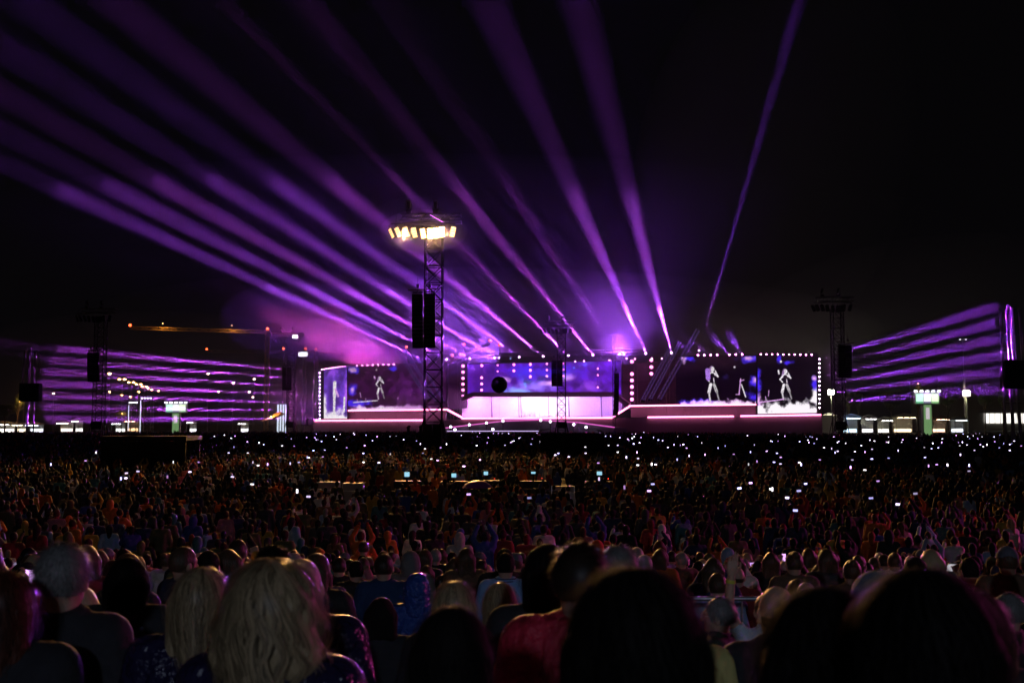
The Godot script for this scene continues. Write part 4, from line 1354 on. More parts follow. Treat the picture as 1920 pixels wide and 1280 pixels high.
func crane(label: String, px: float, mast_top: float, d: float, tip: Array, jib_col: Color) -> void:
	var top := P(px, mast_top, d)
	var o := thing("tower_crane", label, "crane", Vector3(top.x, 0, top.z), "cranes on the horizon")
	var t := P(tip[0], tip[1], d) - o.position
	var yellow := mat(jib_col.r, jib_col.g, jib_col.b, 0.5)
	var sec := top.y / 12.0
	for k in 12:
		part("mast_section", mast_section_mesh(1.7, sec, 0.28), yellow, o, Vector3(0, sec * k, 0))
	var root := Vector3(0, t.y if tip[2] == 0 else top.y - 3.0, 0)
	root.y = minf(root.y, top.y - 1.5)
	for k in 14:
		var b := MB.new()
		var p := root.lerp(t, k / 14.0)
		var q := root.lerp(t, (k + 1) / 14.0)
		b.bar(p, q, 0.30); b.bar(p + Vector3(0, 1.3, 0), q + Vector3(0, 1.3, 0), 0.26)
		b.bar(p, q + Vector3(0, 1.3, 0), 0.16); b.bar(p + Vector3(0, 1.3, 0), q, 0.16)
		part("jib_section", b.mesh(), yellow, o)
	var cj := root - (t - root) * Vector3(1, 0, 1) * 0.25
	part("counter_jib", tube_mesh(root, cj, 0.35), yellow, o)
	part("counterweight", box_mesh(Vector3(2.4, 2.0, 1.6)), mat(0.2, 0.2, 0.2, 0.9), o, cj - Vector3(0, 0.8, 0))
	part("operator_cab", box_mesh(Vector3(1.8, 2.2, 1.8)), mat(0.3, 0.3, 0.3, 0.6), o, root + Vector3(1.3, -0.6, 0.8))
	if tip[2] == 0 and d < 600.0:
		small_lamp(o, o.position + root.lerp(t, 0.25) + Vector3(0, 3.0, 2.5), Color(1.0, 0.45, 0.12), 40.0)
		small_lamp(o, o.position + root.lerp(t, 0.75) + Vector3(0, 3.0, 2.5), Color(1.0, 0.45, 0.12), 40.0)
	var bl := MB.new()
	bl.ball(Vector3.ZERO, Vector3.ONE * 0.7, 8, 6)
	part("warning_lamp", bl.mesh(), glow(1.0, 0.10, 0.03, 7.0), o, t + Vector3(0, 1.9, 0))
	part("warning_lamp", bl.mesh(), glow(1.0, 0.10, 0.03, 7.0), o, Vector3(0, top.y + 0.7, 0))

func small_lamp(o: Node3D, at: Vector3, col: Color, e: float) -> void:
	var b := MB.new()
	b.ball(Vector3.ZERO, Vector3.ONE * 0.22, 8, 5)
	part("lamp_globe", b.mesh(), glow(col.r, col.g, col.b, 12.0), o, at - o.position)
	var l := OmniLight3D.new()
	l.name = "lamp"
	o.add_child(l, true)
	l.position = at - o.position
	l.light_color = col.linear_to_srgb()
	l.light_energy = e
	l.light_size = 0.2
	l.omni_range = 60.0
	l.shadow_enabled = true

func build_surroundings() -> void:
	delay_tower("tall lattice tower with a row of blazing orange floodlights", "floodlit tower", 812, 130, 1.0)
	delay_tower("dark lattice tower left of the violet left end column", "tower left of the stage", 545, 305, 0.0, -1.0, false)
	delay_tower("dark lattice tower in front of the stage opening", "tower before the stage opening", 1053, 272, 0.0, -1.0, false)
	delay_tower("dark lattice tower right of the stage beside the glaring white lamp", "tower right of the stage", 1574, 217, 0.0, 1.0, false)
	delay_tower("unlit lattice tower left of the orange street lamps", "tower left of the street lamps", 184, 240, 0.0, -1.0, false)
	var wl := thing("work_lamp", "small blazing white work lamp on the tower left of the stage", "lamp", P(553, 631, 303))
	part("housing", box_mesh(Vector3(1.5, 0.9, 0.4)), mat(0.05, 0.05, 0.05), wl, Vector3(0, 0, -0.25))
	part("lamp_face", box_mesh(Vector3(1.4, 0.8, 0.08)), glow(1.0, 0.95, 1.0, 12.0), wl)
	part("bracket", tube_mesh(Vector3(0, 0, -0.3), Vector3(-1.0, 0.2, -2.0), 0.08), mat(0.05, 0.05, 0.05), wl)
	# slim loudspeaker mast before the right part of the opening
	var sp := P(1152, 790, 300)
	sp.y = 0.0
	var sm := thing("speaker_mast", "slim dark mast before the right part of the stage opening", "mast", sp)
	for k in 12:
		part("mast_section", mast_section_mesh(0.75, 2.35, 0.10), mat(0.03, 0.03, 0.035, 0.5), sm, Vector3(0, k * 2.35, 0))
	part("cross_arm", tube_mesh(Vector3(-1.8, 28.2, 0), Vector3(1.8, 28.4, 0), 0.08), mat(0.03, 0.03, 0.035, 0.5), sm)
	speaker_array("thick hanging column of black loudspeakers on the slim mast", sp + Vector3(0.6, 17.4, 0.9), 27)
	# towers of pale pipes at both sides
	pole_tower("pale pipe tower glowing violet at the far left, above the lit stalls", 55, 228, 652, 2.4, [[-0.62, -0.55, 0.58, 0.97, 0.6], [-0.05, 0.0, 0.02, 1.0, 0.9], [-0.3, -0.25, 0.3, 0.98, -0.4], [0.45, 0.38, 0.02, 0.96, 0.7], [0.78, 0.5, 0.74, 0.97, 0.3], [-0.16, -0.1, 0.02, 0.5, 0.8], [0.15, 0.2, 0.4, 0.95, -0.7]])
	pole_tower("pale pipe tower glowing violet at the right edge of the picture", 1902, 153, 572, 1.9, [[-0.75, -0.85, 0.02, 0.95, 0.7], [-0.35, -0.3, 0.02, 1.0, 0.9], [-0.1, -0.35, 0.02, 0.97, 0.5], [0.25, -0.2, 0.05, 0.99, 0.9], [0.5, 0.1, 0.02, 0.98, 0.2], [0.75, 0.6, 0.02, 0.95, 0.8], [0.9, 0.7, 0.5, 0.98, -0.3]])
	# orange street lamps along a road on the left, two and two
	var sl := [[205, 701, 300, 0], [228.5, 711.5, 335, 1], [245.5, 717, 365, 1], [259.5, 720.5, 395, 1], [270, 725, 425, 1], [277, 728, 450, 0], [284, 731, 480, 0], [205, 735, 400, 0], [228, 741, 430, 0], [244, 744, 460, 0], [260, 735, 440, 0], [297, 733, 500, 0]]
	for k in sl.size():
		street_lamp("orange street lamp in the row on the left, %s in the row" % ORD[k], "orange street lamps on the left", sl[k][0], sl[k][1], sl[k][2], sl[k][3] == 1)
	var far := [[437, 718, 420], [390, 701, 400], [476.5, 711, 420], [467, 735, 460], [409, 735, 460], [44, 738, 420], [100, 738, 440], [474, 745, 480]]
	for k in far.size():
		street_lamp("pale far lamp behind the violet side beams, %s from the left" % ORD[[4, 2, 7, 5, 3, 0, 1, 6][k]], "far lamps behind the left beams", far[k][0], far[k][1], far[k][2], false, 16.0, Color(1.0, 0.72, 0.45), 0.45)
	street_lamp("tall thin lamp mast with a single pale lamp above the right hall", "", 1806, 637, 300, true, 2.5, Color(0.9, 0.85, 1.0), 0.25)
	# glaring white floods on the right
	for f in [[1559, 735, 330, "glaring white floodlight beside the green trees right of the stage"], [1813, 737, 300, "glaring warm white floodlight beneath the thin lamp mast on the right"]]:
		var h := P(f[0], f[1], f[2])
		var o := thing("flood_lamp", f[3], "floodlight", Vector3(h.x, 0, h.z))
		part("post", tube_mesh(Vector3.ZERO, Vector3(0, h.y, -0.3), 0.12), mat(0.1, 0.1, 0.1), o)
		part("housing", box_mesh(Vector3(1.9, 1.5, 0.4)), mat(0.05, 0.05, 0.05), o, Vector3(0, h.y, -0.3))
		part("lamp_face", box_mesh(Vector3(1.7, 1.3, 0.08)), glow(1.0, 0.98, 0.75, 60.0), o, Vector3(0, h.y, 0))
		var l := OmniLight3D.new()
		l.name = "lamp"
		o.add_child(l)
		l.position = Vector3(0, h.y, 1.6)
		l.light_color = Color(1.0, 0.97, 0.78)
		l.light_energy = 140.0
		l.light_size = 0.5
		l.omni_range = 120.0
		l.shadow_enabled = true
	# orange lamps by the trees
	for q in [["orange lamp by the tree beside the far left pipe tower", 36, 752, 340], ["orange lamp before the tree behind the left scaffold", 228, 775, 415], ["orange lamp over the tree behind the right sign board", 1722, 719, 396]]:
		var h := P(q[1], q[2], q[3])
		var o := thing("garden_lamp", q[0], "lamp", Vector3(h.x, 0, h.z))
		part("post", tube_mesh(Vector3.ZERO, Vector3(0, h.y, 0), 0.08), mat(0.1, 0.1, 0.1), o)
		small_lamp(o, h, Color(1.0, 0.45, 0.12), 60.0)
	# trees
	tree("bright green tree at the left edge above the lit stalls", 8, 330, 752, 44, 785, LEAF, 0)
	tree("orange lit tree beside the far left pipe tower", 32, 345, 738, 34, 775, LEAF, 1)
	tree("orange lit tree behind the lattice scaffold on the left", 226, 420, 765, 36, 795, LEAF, 2)
	tree("green tree right of the glaring white floodlight", 1592, 345, 727, 30, 768, LEAF, 0)
	tree("round green tree farthest right of the pair by the glaring white floodlight", 1610, 350, 730, 30, 768, LEAF, 1)
	tree("leafy tree between the right end screen and the glaring white floodlight", 1541, 360, 738, 20, 768, LEAF, 2)
	tree("orange lit tree behind the right sign board", 1722, 400, 722, 40, 762, LEAF, 1)
	tree("dark tree right of the right sign board", 1778, 340, 716, 56, 765, LEAF, 0)
	tree("dark tree right of the glaring warm white floodlight", 1848, 335, 712, 50, 765, LEAF, 2)
	tree("small dark tree before the lit hall front at the right", 1882, 330, 722, 34, 768, LEAF, 1)
	tree("faint dark tree left of the right sign board", 1672, 370, 732, 60, 768, LEAF, 2)
	# stalls
	var st := [[-8, 24, 783, 340, Color(0.7, 0.68, 0.62), Color(1, 0.95, 0.85)], [26, 48, 784, 342, Color(0.6, 0.5, 0.4), Color(1.0, 0.85, 0.6)], [50, 78, 785, 345, Color(0.5, 0.5, 0.55), Color(0.85, 0.95, 1.0)], [108, 134, 780, 360, Color(0.6, 0.55, 0.5), Color(1, 0.9, 0.75)], [137, 152, 775, 362, Color(0.8, 0.78, 0.7), Color(1, 0.97, 0.9)], [212, 232, 781, 350, Color(0.6, 0.6, 0.6), Color(0.95, 1.0, 0.95)], [234, 258, 776, 380, Color(0.55, 0.12, 0.08), Color(1.0, 0.6, 0.3)], [352, 366, 778, 350, Color(0.7, 0.7, 0.7), Color(1, 1, 1)], [448, 464, 781, 350, Color(0.8, 0.8, 0.8), Color(1.0, 1.0, 1.0)]]
	for k in st.size():
		stall("%s lit stall from the left along the left edge of the field" % ORD[k], st[k][0], st[k][1], st[k][2], st[k][3], st[k][4], st[k][5], 14.0)
	var rt := [[1542, 1566, 764, 330, Color(0.75, 0.75, 0.8), Color(1, 1, 1)], [1582, 1612, 766, 335, Color(0.12, 0.25, 0.8), Color(0.6, 0.8, 1.0)], [1618, 1642, 768, 338, Color(0.4, 0.35, 0.5), Color(1, 0.95, 1)], [1648, 1672, 772, 332, Color(0.6, 0.6, 0.55), Color(1.0, 0.95, 0.85)], [1676, 1716, 765, 345, Color(0.5, 0.42, 0.38), Color(1.0, 0.75, 0.45)], [1750, 1778, 770, 345, Color(0.5, 0.2, 0.15), Color(1.0, 0.6, 0.4)], [1786, 1812, 772, 348, Color(0.35, 0.45, 0.6), Color(0.8, 0.9, 1.0)]]
	for k in rt.size():
		stall("%s lit stall from the stage along the right edge of the field" % ORD[k], rt[k][0], rt[k][1], rt[k][2], rt[k][3], rt[k][4], rt[k][5], 14.0)
	pillar_sign("white and green lit sign board on a green pillar, left of the stage", 311, 350, 756, 774, 330)
	pillar_sign("white and green lit sign board on a green pillar, right of the stage", 1714, 1761, 735, 758, 285)
	# scaffold towers with white lamps on the left
	for s in [[250, 14, 756, 350, "shorter scaffold tower with white lamps left of the sign board"], [275, 18, 748, 340, "taller scaffold tower with white lamps left of the sign board"]]:
		var base := P(s[0], 790, s[3])
		base.y = 0.0
		var o := thing("scaffold_tower", s[4], "scaffold", base)
		var w: float = s[1] * s[3] / F
		var h := P(s[0], s[2], s[3]).y
		for k in 4:
			part("scaffold_bay", mast_section_mesh(w, h / 4.0, 0.12), mat(0.5, 0.5, 0.52, 0.4, 0.5), o, Vector3(0, h * k / 4.0, 0))
			part("platform", box_mesh(Vector3(w, 0.1, w)), mat(0.25, 0.2, 0.15, 0.9), o, Vector3(0, h * (k + 1) / 4.0, 0))
		for k in 4:
			part("lamp", box_mesh(Vector3(0.35, 0.3, 0.3)), glow(0.9, 0.95, 1.0, 6.0), o, Vector3((k - 1.5) * w * 0.3, h + 0.25, w * 0.4))
		part("strip_light", box_mesh(Vector3(0.12, h * 0.9, 0.12)), glow(0.85, 0.9, 1.0, 2.0), o, Vector3(-w * 0.53, h * 0.5, w * 0.53))
	# hall on the right and the lit sign high behind the left smoke
	var ha := P(1762, 708, 520)
	var hz := P(1925, 700, 520)
	var hall := thing("exhibition_hall", "long pale flat-roofed hall behind the trees at the right", "building", Vector3((ha.x + hz.x) * 0.5, 0, ha.z - 20))
	var hw := hz.x - ha.x
	part("wall", box_mesh(Vector3(hw, ha.y, 36)), mat(0.55, 0.53, 0.5, 0.8), hall, Vector3(0, ha.y * 0.5, 0))
	part("roof", box_mesh(Vector3(hw + 2.0, 0.8, 38)), mat(0.3, 0.3, 0.3, 0.8), hall, Vector3(0, ha.y + 0.4, 0))
	for k in 9:
		part("lit_window", box_mesh(Vector3(2.2, 4.6, 0.2)), glow(1.0, 0.97, 0.9, 1.6), hall, Vector3(hw * 0.05 + k * 2.6, 6.0, 18.15))
	part("canopy", box_mesh(Vector3(28, 0.4, 3.0)), mat(0.3, 0.3, 0.3, 0.7), hall, Vector3(hw * 0.05 + 10.5, 8.8, 19.6))
	var bs := P(568, 664, 420)
	var bb := thing("roof_sign", "small glowing white sign above the smoke left of the stage", "sign", Vector3(bs.x, 0, bs.z))
	part("lit_sign_panel", box_mesh(Vector3(3.3, 1.6, 0.3)), glow(1.0, 0.97, 1.0, 4.0), bb, Vector3(0, bs.y, 0.3))
	part("back_plate", box_mesh(Vector3(3.5, 1.8, 0.2)), mat(0.1, 0.1, 0.1), bb, Vector3(0, bs.y, 0))
	part("mast", tube_mesh(Vector3.ZERO, Vector3(0, bs.y, -0.2), 0.3), mat(0.1, 0.1, 0.1), bb)
	# orange lit tent by the left end of the stage
	var tb := P(518, 790, 345)
	tb.y = 0.0
	var tent := thing("pavilion_tent", "small tent with an orange sloping roof left of the stage, before white pillars", "tent", tb)
	var b := MB.new()
	var pk := P(524, 771, 345) - tb
	var c0 := P(494, 789, 345) - tb
	var c1 := P(531, 776, 345) - tb
	for z in [-3.0, 3.0]:
		b.quad(c0 + Vector3(0, 0, z), pk, c1 + Vector3(0, 0, z), c0.lerp(c1, 0.5) + Vector3(0, -0.3, z), Vector3(0, 0.7, signf(z)).normalized())
	part("roof", b.mesh(), cloth(0.62, 0.30, 0.08, 0.8, 0.5, 0.5), tent)
	small_lamp(tent, P(508, 781, 341), Color(1.0, 0.6, 0.25), 30.0)
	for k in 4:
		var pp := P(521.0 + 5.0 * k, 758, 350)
		part("glow_pillar", box_mesh(Vector3(0.45, pp.y, 0.4)), glow(0.75, 0.85, 1.0, 1.1), tent, Vector3(pp.x, pp.y * 0.5, pp.z) - tb)  # white pillars given a pale glow of their own
	# cranes and red warning lamps on the horizon
	crane("crane with the longest orange lit jib, far left of the stage", 501, 619, 520, [243, 617, 0], Color(0.60, 0.40, 0.10))
	crane("crane behind the smoke left of the stage, jib ending in a red lamp", 592, 657, 700, [387, 660, 0], Color(0.35, 0.24, 0.08))
	crane("crane with a slanting jib above the left part of the stage", 848, 668, 620, [919, 645, 1], Color(0.45, 0.25, 0.06))
	var red := [[531, 655], [573, 655], [762, 652], [870, 647], [937, 648]]
	for k in red.size():
		var h := P(red[k][0], red[k][1], 650)
		var o := thing("warning_mast", "mast with a red warning lamp, %s from the left" % ORD[k], "mast", Vector3(h.x, 0, h.z), "masts with red warning lamps on the horizon")
		part("mast", tube_mesh(Vector3.ZERO, h * Vector3(0, 1, 0), 0.25), mat(0.1, 0.08, 0.08), o)
		b = MB.new()
		b.ball(Vector3(0, h.y + 0.5, 0), Vector3.ONE * 0.75, 8, 6)
		part("warning_lamp", b.mesh(), glow(1.0, 0.10, 0.03, 7.0), o)
	# camera crews on risers before the left wing
	for c in [[575, 784, 290, "camera operator below the left screens"], [765, 797, 200, "camera operator left of the floodlit tower"], [788, 796, 190, "camera operator nearest to the foot of the floodlit tower"]]:
		var h := P(c[0], c[1], c[2])
		var foot := h.y - 1.74
		var o := thing("camera_riser", "dark riser under the " + c[3], "platform", Vector3(h.x, 0, h.z), "camera risers")
		part("deck", box_mesh(Vector3(2.6, 0.15, 2.2)), mat(0.02, 0.02, 0.02), o, Vector3(0, foot - 0.09, 0))
		for q in [Vector3(-1.2, 0, 1), Vector3(1.2, 0, 1), Vector3(-1.2, 0, -1), Vector3(1.2, 0, -1)]:
			part("leg", tube_mesh(q, q + Vector3(0, foot - 0.15, 0), 0.05), mat(0.05, 0.05, 0.05), o)
		for q in [-1.25, 1.25]:
			part("rail", tube_mesh(Vector3(q, foot, -1), Vector3(q, foot + 1.0, -1), 0.03), mat(0.05, 0.05, 0.05), o)
		person(c[3], Vector3(h.x, foot, h.z), 0.2, 1.0, {"stuff": cloth(0.02, 0.02, 0.02), "pose": "film"}, "camera operators")
		var cam := thing("broadcast_camera", "big black camera of the " + c[3], "camera", Vector3(h.x + 0.15, foot, h.z - 0.6), "broadcast cameras")
		part("housing", box_mesh(Vector3(0.35, 0.4, 0.8)), mat(0.02, 0.02, 0.02), cam, Vector3(0, 1.5, 0))
		part("lens_hood", tube_mesh(Vector3(0, 1.5, -0.4), Vector3(0, 1.5, -0.85), 0.15), mat(0.02, 0.02, 0.02), cam)
		part("pedestal", tube_mesh(Vector3.ZERO, Vector3(0, 1.3, 0), 0.12), mat(0.03, 0.03, 0.03), cam)

func build_field() -> void:
	var black := mat(0.012, 0.012, 0.013, 0.7)
	# mixing place in the middle of the crowd
	var at := P(870, 790, 58)
	at.y = 0.0
	var o := thing("mixing_platform", "low dark mixing platform in the middle of the crowd", "platform", at)
	part("deck", box_mesh(Vector3(15.5, 0.5, 6)), mat(0.03, 0.03, 0.03, 0.8), o, Vector3(0, 0.27, 0))
	for k in 6:
		part("fence_panel", box_mesh(Vector3(2.5, 1.15, 0.06)), mat(0.02, 0.02, 0.022, 0.6), o, Vector3(-6.4 + k * 2.58, 0.6, 3.15))
	var sc := [[763, 889, 57.0], [851, 891, 56.5], [911, 887, 57.5], [1000, 886, 57.0], [1124, 887, 56.5]]
	for k in 5:
		var p := P(sc[k][0], sc[k][1], sc[k][2])
		var m := thing("monitor", "small bluish monitor on the mixing platform, %s from the left" % ORD[k], "monitor", Vector3(p.x, 0.52, p.z), "monitors on the mixing platform")
		var y := p.y - 0.52
		part("screen", box_mesh(Vector3([0.26, 0.24, 0.22, 0.22, 0.26][k], [0.24, 0.2, 0.18, 0.10, 0.18][k], 0.02)), glow(0.25, 0.50, 0.62, 1.3), m, Vector3(0, y, 0.03))
		part("case", box_mesh(Vector3(0.34, 0.30, 0.05)), black, m, Vector3(0, y, 0))
		part("stand", tube_mesh(Vector3(0, 0, 0), Vector3(0, y - 0.1, 0), 0.04), black, m)
		part("desk", box_mesh(Vector3(1.4, 0.9, 0.7)), black, m, Vector3(0, 0.45, -0.5))
		part("red_lamp", box_mesh(Vector3(0.04, 0.04, 0.02)), glow(1.0, 0.06, 0.03, 2.5), m, Vector3(0.45, y - 0.28, 0.03))
	var cs := [[617, 903, 40, 50.5, "pale flight case, left one of the pair left of the mixing platform"], [663, 905, 38, 50.0, "pale flight case, right one of the pair left of the mixing platform"], [1055, 911, 42, 48.0, "grey flight case at the right part of the mixing platform"]]
	for c in cs:
		var p := P(c[0], c[1], c[3])
		var f := thing("flight_case", c[4], "case", Vector3(p.x, 0, p.z), "flight cases by the mixing platform")
		var w: float = c[2] * c[3] / F
		part("shell", box_mesh(Vector3(w, p.y - 0.1, 0.7)), mat(0.30, 0.27, 0.27, 0.6), f, Vector3(0, (p.y + 0.1) * 0.5, 0))
		for s in [-1.0, 1.0]:
			part("corner_rail", box_mesh(Vector3(0.04, p.y - 0.08, 0.04)), mat(0.5, 0.5, 0.5, 0.3, 0.8), f, Vector3(s * w * 0.5, (p.y + 0.1) * 0.5, 0.35))
		part("lid_rail", box_mesh(Vector3(w + 0.03, 0.04, 0.04)), mat(0.5, 0.5, 0.5, 0.3, 0.8), f, Vector3(0, p.y * 0.8, 0.36))
		for s in [-1.0, 1.0]:
			part("castor", tube_mesh(Vector3(s * w * 0.4, 0.05, 0.2), Vector3(s * w * 0.4 + 0.04, 0.05, 0.2), 0.05), black, f)
	# umbrella by the mixing platform
	var up := P(895, 905, 46)
	var um := thing("umbrella", "open purple umbrella right of the mixing platform's middle", "umbrella", Vector3(up.x, 0, up.z))
	for k in 8:
		var b := MB.new()
		var w0 := TAU * k / 8.0
		var w1 := TAU * (k + 1) / 8.0
		for j in 5:
			var t := j / 4.0
			var rr := 0.62 * sin(t * 1.35) / sin(1.35)
			var yy := up.y + 0.10 - 0.30 * t * t
			b.add(Vector3(cos(w0) * rr, yy, sin(w0) * rr), Vector3(cos(w0) * t, 1, sin(w0) * t).normalized())
			b.add(Vector3(cos(w1) * rr, yy, sin(w1) * rr), Vector3(cos(w1) * t, 1, sin(w1) * t).normalized())
		for j in 4: b.tri(j * 2, j * 2 + 1, j * 2 + 3); b.tri(j * 2, j * 2 + 3, j * 2 + 2)
		part("panel", b.mesh(), cloth(0.35, 0.08, 0.45, 0.4, 0.3), um)
	part("shaft", tube_mesh(Vector3(0, 1.1, 0), Vector3(0, up.y + 0.14, 0), 0.012), black, um)
	# dark tents standing in the crowd
	var ta := P(206, 817, 78)
	var tz := P(364, 817, 78)
	var tent := thing("control_tent", "low black tent in the crowd on the left with a pale bar for the light on its edge", "tent", Vector3((ta.x + tz.x) * 0.5, 0, ta.z))
	var w := tz.x - ta.x
	part("roof", box_mesh(Vector3(w, 0.3, 4)), cloth(0.012, 0.012, 0.012, 0.8), tent, Vector3(0, ta.y - 0.15, 0))
	part("back_wall", box_mesh(Vector3(w * 0.98, ta.y - 0.35, 0.1)), cloth(0.012, 0.012, 0.012, 0.9), tent, Vector3(0, (ta.y - 0.35) * 0.5, 1.8))
	for s in [-1.0, 1.0]:
		part("post", tube_mesh(Vector3(s * w * 0.48, 0, -1.6), Vector3(s * w * 0.48, ta.y - 0.3, -1.6), 0.05), black, tent)
	part("edge_glint_bar", tube_mesh(P(222, 818, 76) - tent.position, P(278, 816, 76) - tent.position, 0.03), mat(0.55, 0.5, 0.42, 0.35, 0.6), tent)  # pale bar put in for the light caught on the roof edge
	var da := P(1012, 811, 112)
	var dm := P(1070, 801, 112)
	var dz := P(1132, 811, 112)
	var dome := thing("dome_tent", "black low domed tent in the crowd before the stage opening", "tent", Vector3(dm.x, 0, dm.z))
	var hw := (dz.x - da.x) * 0.5
	for k in 6:
		var b := MB.new()
		for i in 6:
			for j in 2:
				var xx := cos(PI * (k + j) / 6.0)
				var yy := sin(PI * (k + j) / 6.0)
				b.add(Vector3(xx * hw, da.y + (dm.y - da.y) * yy, -3.0 + 1.2 * i), Vector3(xx, yy + 0.2, 0).normalized())
		for i in 5: b.tri(i * 2, i * 2 + 1, i * 2 + 3); b.tri(i * 2, i * 2 + 3, i * 2 + 2)
		part("roof_panel", b.mesh(), cloth(0.014, 0.013, 0.015, 0.8), dome)
	part("front_wall", box_mesh(Vector3(hw * 1.96, da.y, 0.1)), cloth(0.012, 0.012, 0.012, 0.9), dome, Vector3(0, da.y * 0.5, 2.9))
	# barrier among the near people on the right
	var p := P(1360, 1122, 8.6)
	var f := thing("crowd_barrier", "steel barrier behind the grey haired person with glasses", "barrier", Vector3(p.x, gy(p.z), p.z))
	var h := p.y - f.position.y
	var steel := mat(0.42, 0.45, 0.5, 0.3, 0.8)
	part("top_rail", tube_mesh(Vector3(-1.1, h, 0), Vector3(1.1, h, 0), 0.02), steel, f)
	part("bottom_rail", tube_mesh(Vector3(-1.1, 0.15, 0), Vector3(1.1, 0.15, 0), 0.02), steel, f)
	for j in 17:
		part("bar", tube_mesh(Vector3(-1.04 + 0.13 * j, 0.15, 0), Vector3(-1.04 + 0.13 * j, h, 0), 0.008), steel, f)
	for s in [-0.8, 0.8]:
		part("foot", tube_mesh(Vector3(s, 0.02, -0.3), Vector3(s, 0.02, 0.3), 0.02), steel, f)
		part("upright", tube_mesh(Vector3(s, 0.02, 0), Vector3(s, 0.15, 0), 0.02), steel, f)

# ---------- the crowd ----------
func ahead(px: float, top: float, d: float) -> Array:     # [feet, size] of a person whose head top shows at that pixel
	var t := P(px, top, d)
	var g := gy(t.z)
	return [Vector3(t.x, g, t.z), clampf((t.y - g) / 1.732, 0.72, 1.14)]

var spots_taken := []

func hero(label: String, px: float, top: float, d: float, o: Dictionary, turn := 0.0) -> Node3D:
	var a := ahead(px, top, d)
	spots_taken.append(Vector2(a[0].x, a[0].z))
	return person(label, a[0], turn, a[1], o, o.get("group", ""))

